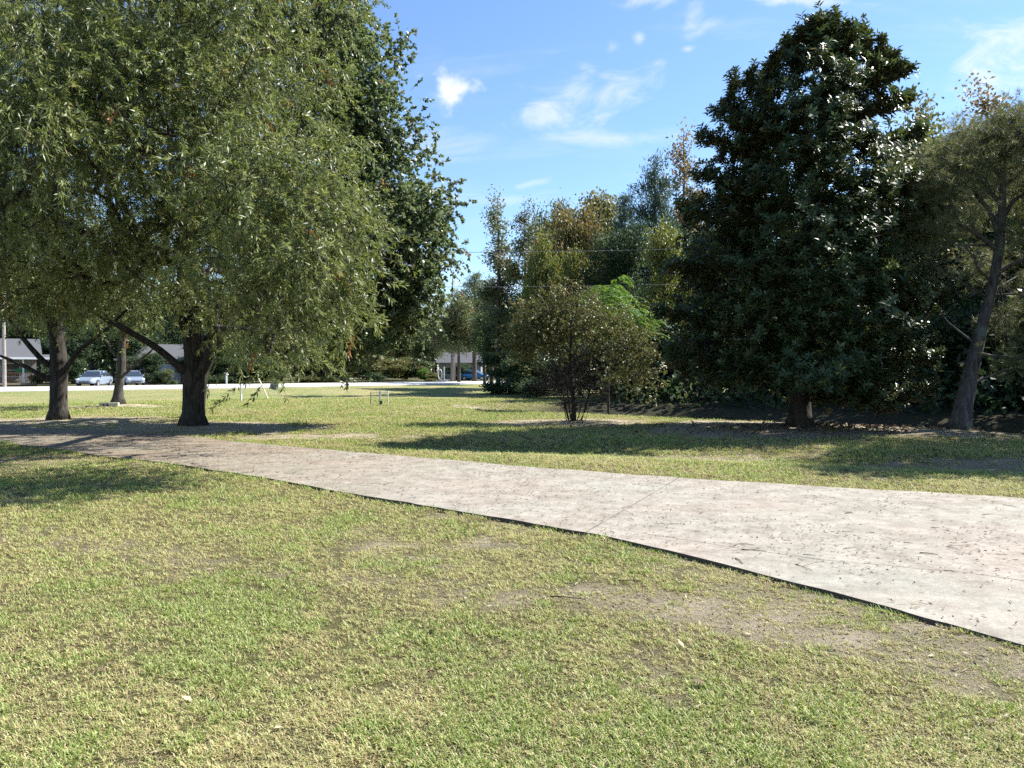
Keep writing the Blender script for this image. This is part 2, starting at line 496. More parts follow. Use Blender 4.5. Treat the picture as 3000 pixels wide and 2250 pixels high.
def build_ground():
    def axis(a, b, lo, hi, fine):
        mid = list(np.arange(lo, hi + 1e-6, fine))
        up = []; v = hi; st = fine
        while v < b:
            st *= 1.11; v = v + st; up.append(v)
        dn = []; v = lo; st = fine
        while v > a:
            st *= 1.11; v = v - st; dn.append(v)
        return np.array(dn[::-1] + mid + up)
    xs = axis(-1500, 1500, -17, 17, 0.25); ys = axis(-300, 2000, 1, 38, 0.25)
    X, Y = np.meshgrid(xs, ys)
    Z = terrain(X, Y) + edge_bump(X, Y)
    nx, ny = len(xs), len(ys)
    # keep the sheet below the slabs of the driveway
    hide = in_poly(X, Y, DRIVE_POLY) & (dist_line(X, Y, [tuple(p) for p in DRIVE_POLY[::4]]) > 0.3); Z = np.where(hide, Z - 0.05, Z)
    r = road_s(X, Y)
    me = bpy.data.meshes.new('ground')
    V = np.stack([X, Y, Z], -1).reshape(-1, 3)
    idx = np.arange(nx * ny).reshape(ny, nx)
    F = np.stack([idx[:-1, :-1], idx[:-1, 1:], idx[1:, 1:], idx[1:, :-1]], -1).reshape(-1, 4)
    me.vertices.add(len(V)); me.vertices.foreach_set('co', V.astype(np.float32).ravel())
    me.loops.add(F.size); me.loops.foreach_set('vertex_index', F.astype(np.int32).ravel())
    me.polygons.add(len(F)); me.polygons.foreach_set('loop_start', np.arange(0, F.size, 4, dtype=np.int32))
    me.polygons.foreach_set('use_smooth', np.ones(len(F), bool))
    s, l = crest_sl(X, Y)
    n = fbm(X * 0.5, Y * 0.5, 9, 4)
    wood = np.maximum(sstep(0.3, 1.6, s + (n - 0.5) * 1.6) * sstep(-4.5, -2.0, l), sstep(12.5, 16, -r + (n - 0.5) * 4) * 0.75)
    bank = np.exp(-(((X + 1.6) / 2.6) ** 2 + ((Y - 33.6) / 1.5) ** 2)) + 0.8 * np.exp(-(((X + 22) / 5) ** 2 + ((Y - 42.5) / 1.6) ** 2)) + 0.9 * np.exp(-(((X + 15.5) / 3) ** 2 + ((Y - 44) / 1.5) ** 2))
    dirt = np.maximum(dirt_mask(X, Y), np.clip(bank * (0.5 + n), 0, 1))
    thatch_shade = (1 - sstep(30, 44, np.hypot(X, Y)))  # near the camera: thatch tone with the shade between blades painted in
    for nm, A in (('thatch_shade', thatch_shade), ('dirt', dirt), ('green', green_mask(X, Y)), ('wood', wood)):
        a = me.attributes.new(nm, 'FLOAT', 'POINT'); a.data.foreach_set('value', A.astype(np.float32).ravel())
    me.update(calc_edges=True)
    m, nt, b, N, L = new_mat('lawn_soil')
    tc = N('ShaderNodeTexCoord')

    def attr(n_):
        a = N('ShaderNodeAttribute'); a.attribute_name = n_; return a.outputs['Fac']

    def noise(sc, det=5, ro=0.6):
        t = N('ShaderNodeTexNoise'); t.inputs['Scale'].default_value = sc; t.inputs['Detail'].default_value = det; t.inputs['Roughness'].default_value = ro
        L(tc.outputs['Object'], t.inputs['Vector']); return t.outputs['Fac']

    def ramp(f, stops):
        r_ = N('ShaderNodeValToRGB'); e = r_.color_ramp.elements
        e[0].position, e[0].color = stops[0][0], stops[0][1] + (1,)
        e[1].position, e[1].color = stops[-1][0], stops[-1][1] + (1,)
        for p, c in stops[1:-1]:
            q = e.new(p); q.color = c + (1,)
        L(f, r_.inputs[0]); return r_.outputs[0]

    def mix(f, a, c):
        x_ = N('ShaderNodeMixRGB'); L(f, x_.inputs['Fac']); L(a, x_.inputs['Color1']); L(c, x_.inputs['Color2']); return x_.outputs[0]
    fine = noise(95, 3, 0.8); mid = noise(7, 6, 0.7); big = noise(0.9, 6, 0.6)
    straw = ramp(fine, [(0.36, (0.08, 0.066, 0.028)), (0.5, (0.25, 0.222, 0.10)), (0.64, (0.48, 0.435, 0.23))])
    grn = ramp(fine, [(0.36, (0.05, 0.060, 0.016)), (0.5, (0.165, 0.195, 0.062)), (0.64, (0.33, 0.36, 0.14))])
    add = N('ShaderNodeMath'); add.operation = 'MULTIPLY_ADD'; add.inputs[1].default_value = 0.9; add.inputs[2].default_value = -0.45
    L(mid, add.inputs[0])
    ad2 = N('ShaderNodeMath'); ad2.operation = 'ADD'; ad2.use_clamp = True; L(add.outputs[0], ad2.inputs[0]); L(attr('green'), ad2.inputs[1])
    lawn = mix(ad2.outputs[0], straw, grn)
    soil = ramp(fine, [(0.34, (0.18, 0.14, 0.095)), (0.5, (0.43, 0.36, 0.26)), (0.66, (0.64, 0.56, 0.42))])
    under = ramp(fine, [(0.36, (0.035, 0.032, 0.014)), (0.5, (0.115, 0.105, 0.045)), (0.64, (0.26, 0.235, 0.115))])  # dark under-blade colour, holds the self-shadow of the grass
    lawn = mix(attr('thatch_shade'), lawn, under)
    c1 = mix(attr('dirt'), lawn, soil)
    litter = ramp(mid, [(0.3, (0.025, 0.024, 0.016)), (0.55, (0.055, 0.052, 0.030)), (0.75, (0.085, 0.082, 0.045))])
    c2 = mix(attr('wood'), c1, litter)
    L(c2, b.inputs['Base Color']); b.inputs['Roughness'].default_value = 0.95; b.inputs['Specular IOR Level'].default_value = 0.1
    bp = N('ShaderNodeBump'); bp.inputs['Strength'].default_value = 1.0; bp.inputs['Distance'].default_value = 0.035
    sm = N('ShaderNodeMath'); sm.operation = 'ADD'; L(fine, sm.inputs[0]); L(mid, sm.inputs[1])
    L(sm.outputs[0], bp.inputs['Height']); L(bp.outputs[0], b.inputs['Normal'])
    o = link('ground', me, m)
    tag(o, 'mown yellowing lawn with bare patches running back to the woods', kind='structure')


build_ground()


# ------------------------------------------------------------------ driveway, road
def concrete():
    m, nt, b, N, L = new_mat('driveway_concrete')
    tc = N('ShaderNodeTexCoord')

    def noise(sc, det=6, ro=0.6):
        t = N('ShaderNodeTexNoise'); t.inputs['Scale'].default_value = sc; t.inputs['Detail'].default_value = det; t.inputs['Roughness'].default_value = ro
        L(tc.outputs['Object'], t.inputs['Vector']); return t.outputs['Fac']

    def ramp(f, stops):
        r_ = N('ShaderNodeValToRGB'); e = r_.color_ramp.elements
        e[0].position, e[0].color = stops[0][0], stops[0][1] + (1,)
        e[1].position, e[1].color = stops[-1][0], stops[-1][1] + (1,)
        L(f, r_.inputs[0]); return r_.outputs[0]
    big = ramp(noise(0.55), [(0.34, (0.345, 0.300, 0.250)), (0.66, (0.335, 0.325, 0.272))])
    stain = ramp(noise(2.6, 8, 0.7), [(0.36, (0.66, 0.63, 0.60)), (0.60, (1.05, 1.05, 1.05))])
    grain = ramp(noise(70, 4, 0.85), [(0.36, (0.62, 0.60, 0.58)), (0.58, (1.10, 1.10, 1.10))])
    spots = ramp(noise(26, 3, 0.6), [(0.27, (0.42, 0.38, 0.34)), (0.36, (1, 1, 1))])
    col = big
    blot = ramp(noise(11, 6, 0.75), [(0.38, (0.78, 0.76, 0.74)), (0.6, (1.06, 1.06, 1.06))])
    for c in (stain, blot, grain, spots):
        x_ = N('ShaderNodeMixRGB'); x_.blend_type = 'MULTIPLY'; x_.inputs['Fac'].default_value = 0.8
        L(col, x_.inputs['Color1']); L(c, x_.inputs['Color2']); col = x_.outputs[0]
    # leaf stains: the end under the oaks is browner
    a = N('ShaderNodeAttribute'); a.attribute_name = 'dirty'
    x_ = N('ShaderNodeMixRGB'); L(a.outputs['Fac'], x_.inputs['Fac']); L(col, x_.inputs['Color1'])
    x2 = N('ShaderNodeMixRGB'); x2.blend_type = 'MULTIPLY'; x2.inputs['Fac'].default_value = 1; L(col, x2.inputs['Color1']); x2.inputs['Color2'].default_value = (0.62, 0.53, 0.42, 1)
    L(x2.outputs[0], x_.inputs['Color2'])
    L(x_.outputs[0], b.inputs['Base Color']); b.inputs['Roughness'].default_value = 0.9; b.inputs['Specular IOR Level'].default_value = 0.25
    bp = N('ShaderNodeBump'); bp.inputs['Strength'].default_value = 0.35; bp.inputs['Distance'].default_value = 0.01
    L(noise(60, 5, 0.7), bp.inputs['Height']); L(bp.outputs[0], b.inputs['Normal'])
    return m


M['concrete'] = concrete()
M['joint'] = plain('joint_dirt_edge_shade', (0.07, 0.055, 0.042), 0.95, vary=0.3, scale=20)
DRIVE_TOP = 0.038


def u_split(t):           # the long joint that runs along the near side
    return np.interp(t, [0, 2.5, 4.2, 5.0], [0.34, 0.24, 0.14, 0.08])


def drive_z(x, y):
    return terrain(x, y) * 0.6 + DRIVE_TOP


def slab(t0, t1, ua, ub, parent):
    n = max(6, int((t1 - t0) * 26)); k = 7
    ts = np.linspace(t0, t1, n)
    rng = np.random.default_rng(int(t0 * 100) + 3)
    rows = []
    for t in ts:
        a = catmull(PN, t); f = catmull(PF, t)
        w = np.linalg.norm(f - a)
        u0 = ua(t) + 0.0045 / w; u1 = ub(t) - 0.0045 / w
        us = np.linspace(u0, u1, k)
        row = a[None] + (f - a)[None] * us[:, None]
        # slightly broken outer edges
        rows.append(row)
    G = np.array(rows)
    eps = 0.006 / max(0.1, np.linalg.norm(catmull(PN, t1) - catmull(PN, t0)))
    d0 = (G[1] - G[0]); d1 = (G[-2] - G[-1])
    G[0] += d0 / np.linalg.norm(d0, axis=-1, keepdims=True) * 0.0045
    G[-1] += d1 / np.linalg.norm(d1, axis=-1, keepdims=True) * 0.0045
    out0 = (fbm(G[:, 0, 0] * 3, G[:, 0, 1] * 3, 4, 5) - 0.5) * 0.16
    if ua(t0) < 0.01: G[:, 0] += (G[:, 1] - G[:, 0]) * out0[:, None]
    if ub(t0) > 0.99: G[:, -1] += (G[:, -2] - G[:, -1]) * (0.10 * (fbm(G[:, -1, 0] * 2, G[:, -1, 1] * 2, 9) - 0.5))[:, None]
    Z = drive_z(G[..., 0], G[..., 1])
    top = np.concatenate([G, Z[..., None]], -1).reshape(-1, 3)
    ring = [i for i in range(k)] + [j * k + k - 1 for j in range(1, n)] + [(n - 1) * k + i for i in range(k - 2, -1, -1)] + [j * k for j in range(n - 2, 0, -1)]
    bev = 0.008
    cen = top.mean(0)
    vs = [tuple(p) for p in top]
    fs = [(j * k + i, (j + 1) * k + i, (j + 1) * k + i + 1, j * k + i + 1) for j in range(n - 1) for i in range(k - 1)]
    o1 = len(vs)
    for i in ring:
        p = top[i]; vs.append((p[0], p[1], p[2] - 0.20))
    m = len(ring)
    for q in range(m):
        q2 = (q + 1) % m
        fs.append((ring[q], ring[q2], o1 + q2, o1 + q))
    mb = MB(); mb.add(vs, fs)
    o = mb.build('slab', M['concrete'], parent)
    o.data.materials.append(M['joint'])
    o.data.polygons.foreach_set('material_index', [1 if abs(p.normal.z) < 0.5 else 0 for p in o.data.polygons])  # soil-stained sides; their dark colour also paints in the edge's shade
    co = np.array([v.co[:] for v in o.data.vertices])
    x, y = co[:, 0], co[:, 1]
    dirty = np.clip(sstep(2.0, -6.0, x) * 0.9 * sstep(9, 12.5, y) + (fbm(x * 0.8, y * 0.8, 6) - 0.5) * 0.5 * sstep(3, -3, x), 0, 1) if False else \
        np.clip((1 - sstep(-8.0, 1.5, x)) * 0.62 + (fbm(x * 0.9, y * 0.9, 6) - 0.5) * 0.5 * (1 - sstep(-4, 3, x)), 0, 1)
    a_ = o.data.attributes.new('dirty', 'FLOAT', 'POINT'); a_.data.foreach_set('value', dirty.astype(np.float32))
    return o


drive_root = empty('driveway')
tag(drive_root, 'curved pale concrete driveway crossing the lawn', kind='structure')
zero = lambda t: 0.0
one = lambda t: 1.0
for (a, b_) in ((0.0, 1.9), (1.9, 5.0)):
    slab(a, b_, zero, u_split, drive_root)
    slab(a, b_, u_split, one, drive_root)
for (a, b_) in ((5.0, 6.45), (6.45, 7.8), (7.8, 9.2), (9.2, 10.6), (10.6, 12.0), (12.0, 13.3), (13.3, 14.6), (14.6, 16.0)):
    slab(a, b_, zero, one, drive_root)
mb = MB()      # dark earth bed at the bottom of the joints
ts = np.linspace(0, 16, 120)
A = catmull(PN, ts); B = catmull(PF, ts)
A2 = A + (B - A) * 0.02; B2 = B + (A - B) * 0.02
vs = [(p[0], p[1], drive_z(p[0], p[1]) - 0.022) for p in A2] + [(p[0], p[1], drive_z(p[0], p[1]) - 0.022) for p in B2]
mb.add(vs, [(i, i + 1, 120 + i + 1, 120 + i) for i in range(119)])
mb.build('joint_bed', M['joint'], drive_root)

M['road'] = plain('sunlit_old_asphalt', (0.50, 0.49, 0.475), 0.9, vary=0.07, scale=1.2)
mb = MB()
RW = 14.0
L0, L1 = -160, 260
prev = None
vs = []; fs = []
steps = np.linspace(L0, L1, 90)
for i, l in enumerate(steps):
    p = ROAD_A + ROAD_D * l
    for j, (off, dz) in enumerate(((0.0, -0.15), (-0.05, 0.05), (-RW / 2, 0.16), (-RW + 0.05, 0.05), (-RW, -0.15))):
        q = p + ROAD_N * off
        vs.append((q[0], q[1], 0.02 + dz))
    if i:
        for j in range(4):
            a = (i - 1) * 5 + j; fs.append((a, a + 1, a + 6, a + 5))
mb.add(vs, fs)
road = mb.build('road', M['road'])
tag(road, 'pale sun-bleached road running behind the trees', kind='structure')


# ------------------------------------------------------------------ tree building
def unit(a):
    return a / np.maximum(np.linalg.norm(a, axis=-1, keepdims=True), 1e-9)


def lobe_points(rng, lobes, n, shell=0.42):
    """lobes: (x, y, z, rx, ry, rz[, weight])"""
    w = np.array([(l[3] * l[4] * l[5]) ** (2 / 3) * (l[6] if len(l) > 6 else 1) for l in lobes]); w /= w.sum()
    cnt = rng.multinomial(n, w)
    P = []; O = []
    for l, k in zip(lobes, cnt):
        d = unit(rng.normal(size=(k, 3)))
        r = rng.random(k) ** shell
        P.append(np.array(l[:3]) + d * r[:, None] * np.array(l[3:6])); O.append(d)
    return np.vstack(P), np.vstack(O)


class Skel:
    def __init__(s, trunk, step=0.35):
        """trunk: list of (x, y, z, r)"""
        T = np.array(trunk, float)
        seg = np.linalg.norm(np.diff(T[:, :3], axis=0), axis=1); c = np.r_[0, np.cumsum(seg)]
        n = max(4, int(c[-1] / step)); q = np.linspace(0, c[-1], n)
        s.pos = [np.array([np.interp(v, c, T[:, k]) for k in range(3)]) for v in q]
        s.rt = [float(np.interp(v, c, T[:, 3])) for v in q]
        s.par = [-1] + list(range(n - 1))
        s.paths = [list(range(n))]
        s.trunk_n = n

    def limb(s, pts, start=None, r0=0.0):
        """an explicit limb through points, joined to the nearest node"""
        pts = [np.array(p, float) for p in pts]
        A = np.array(s.pos); i = int(np.argmin(np.linalg.norm(A - pts[0], axis=1))) if start is None else start
        path = [i]
        ctrl = np.array([s.pos[i]] + pts)
        L_ = np.linalg.norm(np.diff(ctrl, axis=0), axis=1).sum(); n = max(3, int(L_ / 0.35))
        tt = np.linspace(0, len(ctrl) - 1, n + 1)[1:]
        for t in tt:
            s.pos.append(catmull(ctrl, t)); s.par.append(path[-1]); s.rt.append(r0 * (1 - 0.72 * t / (len(ctrl) - 1))); path.append(len(s.pos) - 1)
        s.paths.append(path)

    def grow(s, tips, rng, zmin=1.0, lift=0.12, hi=0.7, step=0.5, jit=0.06):
        T0 = np.array(s.pos[:s.trunk_n])
        d = np.min(np.linalg.norm(tips[:, None] - T0[None], axis=2), axis=1)
        cap = len(s.pos) + len(tips) * 40
        A = np.zeros((cap, 3)); A[:len(s.pos)] = s.pos
        for i in np.argsort(d):
            tip = tips[i]; n0 = len(s.pos)
            D = tip - A[:n0]
            dist = np.linalg.norm(D, axis=1)
            cost = dist + hi * np.maximum(0, A[:n0, 2] - tip[2] + 0.35 * dist) + 5 * (A[:n0, 2] < zmin)
            j = int(np.argmin(cost)); p0 = A[j].copy(); L_ = dist[j]
            n = max(2, int(L_ / step))
            mid = (p0 + tip) / 2 + np.array((0, 0, lift * L_)) + rng.normal(size=3) * jit * L_
            path = [j]
            for q in range(1, n + 1):
                t = q / n
                p = (1 - t) ** 2 * p0 + 2 * t * (1 - t) * mid + t * t * tip + rng.normal(size=3) * 0.02 * min(L_, 1.5) * (q < n)
                s.pos.append(p); A[len(s.pos) - 1] = p
                s.par.append(path[-1]); s.rt.append(0); path.append(len(s.pos) - 1)
            s.paths.append(path)

    def mesh(s, name, rtip=0.008, power=0.46, rmax=0.2, sides_trunk=14, flare=1.0, rng=None, wob=0.03):
        n = len(s.pos); w = np.zeros(n)
        ch = np.zeros(n, int)
        for p in s.par:
            if p >= 0: ch[p] += 1
        for i in range(n - 1, -1, -1):
            if ch[i] == 0: w[i] += 1
            if s.par[i] >= 0: w[s.par[i]] += w[i]
        r = np.minimum(rtip * np.maximum(w, 1) ** power, rmax)
        r[s.trunk_n:] = np.maximum(r, np.array(s.rt))[s.trunk_n:]
        mb = MB()
        for pi, path in enumerate(s.paths):
            pts = [s.pos[k] for k in path]
            if pi == 0:
                rr = [max(s.rt[k], r[k] * 0.6) for k in path]
                sd = sides_trunk
            else:
                rr = [r[k] for k in path]; rr[0] = rr[1] if len(rr) > 1 else rr[0]
                big = max(rr); sd = 8 if big > 0.07 else (5 if big > 0.02 else 3)
                rr[-1] *= 0.5
            mb.tube(pts, rr, sd, cap=(pi == 0))
        V = np.array(mb.v)
        nt_ = len(s.paths[0]) * sides_trunk
        if wob:
            base = np.array(s.pos[0])
            a = np.arctan2(V[:nt_, 1] - base[1], V[:nt_, 0] - base[0])
            hgt = V[:nt_, 2] - base[2]
            cx = np.repeat(np.array([s.pos[k][:2] for k in s.paths[0]]), sides_trunk, axis=0)
            off = V[:nt_, :2] - cx
            k = 1 + wob * 2.5 * (fbm(a * 2.2 + 10, hgt * 0.8, 3, 3) - 0.5) * 2 + flare * 0.30 * np.exp(-np.maximum(hgt, 0) / 0.18) * (0.55 + 0.9 * vnoise(a * 2.4 + 20, hgt * 0.5, 7))
            V[:nt_, :2] = cx + off * k[:, None]
        mb.v = [tuple(v) for v in V]
        s.w = w; s.r = r
        return mb


def leaves(rng, P, D, Nn, length, width, fold=0.0, tint=None, wide=0.45, curve=0.0):
    """quads: base, right, tip, left"""
    n = len(P)
    D = unit(D); X_ = unit(np.cross(D, Nn)); Nn = np.cross(X_, D)
    l = length * (0.7 + 0.6 * rng.random(n))[:, None]; w = width * (0.75 + 0.5 * rng.random(n))[:, None]
    mid = P + D * l * wide
    V = np.empty((n, 4, 3))
    V[:, 0] = P; V[:, 1] = mid + X_ * w / 2 + Nn * w * fold; V[:, 2] = P + D * l - Nn * l * curve; V[:, 3] = mid - X_ * w / 2 + Nn * w * fold
    if tint is None: tint = rng.random(n)
    return V.reshape(-1, 3), tint


def sprays(rng, tips, out, per_tip, spread, L_twig, n_leaf, droop=0.35, outw=0.7):
    """twigs round the branch tips: returns twig bases, directions and leaf bases/directions"""
    T = np.repeat(tips, per_tip, axis=0); O = np.repeat(out, per_tip, axis=0)
    n = len(T)
    B = T + rng.normal(size=(n, 3)) * spread
    D = unit(O * outw + rng.normal(size=(n, 3)) * 0.6 + np.array((0, 0, -droop)))
    Ln = L_twig * (0.5 + rng.random(n))
    s = rng.random((n, n_leaf)) ** 0.8
    bend = np.array((0, 0, -0.25 * droop))
    LB = B[:, None] + D[:, None] * (s * Ln[:, None])[..., None] + bend * (s ** 2 * Ln[:, None])[..., None]
    side = unit(rng.normal(size=(n, n_leaf, 3)))
    LD = unit(D[:, None] * 0.75 + side * 0.75 + np.array((0, 0, -0.22)))
    return B, D, Ln, LB.reshape(-1, 3), LD.reshape(-1, 3)


def twig_ribbons(rng, B, D, Ln, w):
    n = len(B)
    S_ = unit(np.cross(D, unit(rng.normal(size=(n, 3)))))
    V = np.empty((n, 4, 3)); b0 = B - D * Ln[:, None] * 0.3; e = B + D * Ln[:, None]
    V[:, 0] = b0 - S_ * w; V[:, 1] = b0 + S_ * w; V[:, 2] = e + S_ * w * 0.4; V[:, 3] = e - S_ * w * 0.4
    return V.reshape(-1, 3)


def up_normals(rng, n, up=0.7):
    return unit(rng.normal(size=(n, 3)) + np.array((0, 0, up)))


def finish_tree(name, label, group, base, mb, bark_m, crownV, k, tint, leaf_m, twigs=None, cat='tree', root=None):
    root = empty(name, tuple(base))
    tag(root, label, cat, group)
    b = np.array(base)
    mb.v = [tuple(np.array(v) - b) for v in mb.v]
    if twigs is not None and len(twigs):
        tv = twigs - b; n = len(tv) // 4
        mb.add(tv, [(i * 4, i * 4 + 1, i * 4 + 2, i * 4 + 3) for i in range(n)])
    me = bpy.data.meshes.new('trunk'); me.from_pydata(mb.v, [], mb.f); me.polygons.foreach_set('use_smooth', [True] * len(me.polygons)); me.update()
    link('trunk', me, bark_m, root)
    link('crown', soup('crown', crownV - b, k, tint), leaf_m, root)
    return root


def gz(x, y):
    return float(terrain(np.array([x]), np.array([y]))[0])


# ---- the spreading willow-leaved oak in front
def big_oak(name, label, base_px, trunk, limbs, lobes, n_tips, per_tip, n_leaf, seed, leaf_m, size, spread, L_twig, droop, group, bark_m='oak_bark', rtip=0.010, fold=0.12, wide=0.45, up=0.8, zmin=1.6, rmax=0.22, shell=0.42, outw=0.7, twig_w=0.004, clump=0.30):
    rng = np.random.default_rng(seed)
    sk = Skel(trunk)
    for l in limbs: sk.limb(l, r0=trunk[1][3] * 0.46)
    cl, co = lobe_points(rng, lobes, n_tips // 5, shell)
    tips = np.repeat(cl, 5, axis=0) + rng.normal(size=(len(cl) * 5, 3)) * np.array((clump, clump, clump * 0.75))
    out = unit(np.repeat(co, 5, axis=0) * 0.6 + unit(tips - np.repeat(cl, 5, axis=0)))
    keep = tips[:, 2] > 1.4
    tips, out = tips[keep], out[keep]
    sk.grow(tips, rng, zmin=zmin)
    mb = sk.mesh(name, rtip=rtip, rmax=rmax)
    B, D, Ln, LB, LD = sprays(rng, tips, out, per_tip, spread, L_twig, n_leaf, droop, outw)
    Nn = up_normals(rng, len(LB), up)
    # neighbouring leaves share a tone
    tn = np.clip(np.repeat(rng.normal(0.45, 0.16, len(B)), n_leaf) + rng.normal(0, 0.16, len(LB)), 0, 0.985)
    dead = np.repeat(rng.random(len(B)) < 0.006, n_leaf); tn[dead] = 1.0
    V, tn = leaves(rng, LB, LD, Nn, size[0], size[1], fold, tn, wide)
    return finish_tree(name, label, group, trunk[0][:3], mb, M[bark_m], V, 4, tn, M[leaf_m], twig_ribbons(rng, B, D, Ln, twig_w))


g2 = ground_pt(565, 1256); g2[2] = gz(*g2[:2])
x, y, z = g2
YARD = 'trees standing on the lawn'
big_oak('oak_tree', 'large willow-leaved oak with thick dark trunk at the driveway edge', None,
        [(x, y, z - 0.05, 0.32), (x, y, 0.5, 0.27), (x + 0.02, y, 1.3, 0.285), (x + 0.05, y, 2.0, 0.25), (x - 0.1, y - 0.2, 3.5, 0.24), (x, y - 0.2, 6, 0.18), (x + 0.1, y, 9, 0.12), (x, y, 13, 0.04)],
        [[(x + 0.25, y - 0.2, 1.45), (x + 0.75, y - 0.7, 2.0), (x + 1.6, y - 1.8, 2.8), (x + 2.8, y - 4, 3.6), (x + 4.0, y - 6.5, 4.2)],
         [(x - 0.2, y - 0.2, 1.6), (x - 0.75, y - 0.6, 2.2), (x - 1.7, y - 1.6, 3.0), (x - 2.3, y - 3.2, 3.9), (x - 2, y - 5, 5.0)],
         [(x + 0.2, y - 0.3, 2.0), (x + 0.5, y - 1, 3.0), (x + 1.1, y - 2.5, 5), (x + 2.2, y - 4.5, 6.6)],
         [(x, y - 0.2, 2.4), (x - 0.2, y - 1.5, 4), (x - 0.4, y - 3.5, 6), (x - 0.3, y - 5.5, 8.2)],
         [(x + 0.15, y + 0.2, 2.2), (x + 1, y + 0.8, 4), (x + 1.8, y + 1, 7)]],
        [(-8.5, 19.3, 10, 4.4, 5, 6.3, 0.38), (-3.7, 12.0, 4.1, 1.45, 1.7, 1.45, 1.2), (-3.9, 11.6, 2.4, 0.75, 0.8, 0.9, 1.6), (-3.45, 11.3, 2.2, 0.42, 0.45, 0.6, 1.8), (-2.9, 11.2, 3.1, 0.75, 0.85, 0.75, 1.4), (-4.5, 13, 2.7, 0.8, 0.8, 0.75, 1.2), (-4.9, 14.5, 2.5, 1.0, 0.9, 0.65, 1.1), (-11.3, 17.5, 3.4, 1.6, 1.2, 0.6, 0.9),
         (-7.9, 13, 5.6, 2.4, 2.3, 1.9, 1.2), (-5.6, 14, 6.2, 2.3, 2.3, 2.3, 1.2), (-9.6, 16, 4.3, 2.2, 1.8, 1.3, 1.1), (-7.0, 15.5, 4.2, 2.0, 1.6, 1.1, 1.1),
         (-8.3, 14, 9, 3, 2.8, 2.8), (-5.4, 15.5, 9.2, 2.2, 2.4, 2.6), (-5.2, 17, 5.2, 2.0, 1.8, 2.0), (-6.4, 18.6, 3.5, 1.7, 1.4, 0.8, 0.7)],
        1650, 9, 25, 11, 'oak_leaf', (0.105, 0.0215), 0.24, 0.40, 0.5, YARD)

g1 = ground_pt(170, 1237); g1[2] = gz(*g1[:2])
x, y, z = g1
big_oak('oak_tree', 'willow-leaved oak nearest the left edge with bare drooping lower twigs', None,
        [(x, y, z - 0.05, 0.28), (x, y, 0.6, 0.235), (x + 0.03, y, 1.5, 0.25), (x, y, 2.3, 0.22), (x - 0.1, y, 4, 0.2), (x, y, 7, 0.14), (x, y, 12, 0.04)],
        [[(x + 0.2, y - 0.1, 1.5), (x + 0.85, y - 0.3, 2.2), (x + 1.7, y - 0.6, 2.7), (x + 2.8, y - 1.2, 3.4)],
         [(x - 0.2, y - 0.1, 1.7), (x - 0.7, y - 0.4, 2.4), (x - 1.2, y - 0.8, 3.4), (x - 2.4, y - 1.2, 4.6)],
         [(x - 0.15, y - 0.2, 1.3), (x - 0.8, y - 0.5, 1.75), (x - 1.5, y - 0.8, 2.1)],
         [(x + 0.1, y - 0.2, 2.2), (x + 0.3, y - 1.5, 3.8), (x + 0.8, y - 3.5, 5.0)]],
        [(-14.5, 22.5, 9, 4.6, 4.4, 5.4, 0.8), (-12.3, 18.3, 4.7, 2.4, 1.8, 1.3, 1.1), (-13.2, 21, 4.4, 2.6, 2, 1.3), (-15.5, 20, 5.5, 2.5, 2.5, 2), (-11.6, 22, 3.9, 1.7, 1.6, 0.9), (-12.5, 18, 8, 3, 3, 3)],
        700, 8, 22, 12, 'oak_leaf', (0.125, 0.028), 0.28, 0.45, 0.45, YARD)

g3 = ground_pt(345, 1191); g3[2] = gz(*g3[:2])
x, y, z = g3
big_oak('oak_tree', 'smaller oak with grey trunk and low fork beside the culvert', None,
        [(x, y, z - 0.05, 0.27), (x + 0.02, y, 0.7, 0.175), (x + 0.15, y, 1.6, 0.185), (x + 0.2, y, 2.6, 0.15), (x + 0.2, y, 5, 0.14), (x, y, 9, 0.04)],
        [[(x + 0.25, y, 1.35), (x + 0.9, y - 0.1, 1.9), (x + 1.7, y - 0.3, 2.5), (x + 2.6, y - 0.5, 3.6)], [(x - 0.1, y, 2.2), (x - 0.7, y, 3.2), (x - 1.8, y, 4.6)]],
        [(-17.0, 33, 7, 4.2, 3.8, 3.8), (-15.5, 32, 4.4, 2.4, 2, 1.1), (-18.5, 32, 4.4, 2, 2, 1.1)],
        240, 7, 18, 13, 'oak_leaf', (0.17, 0.045), 0.35, 0.5, 0.4, YARD, bark_m='pale_bark')

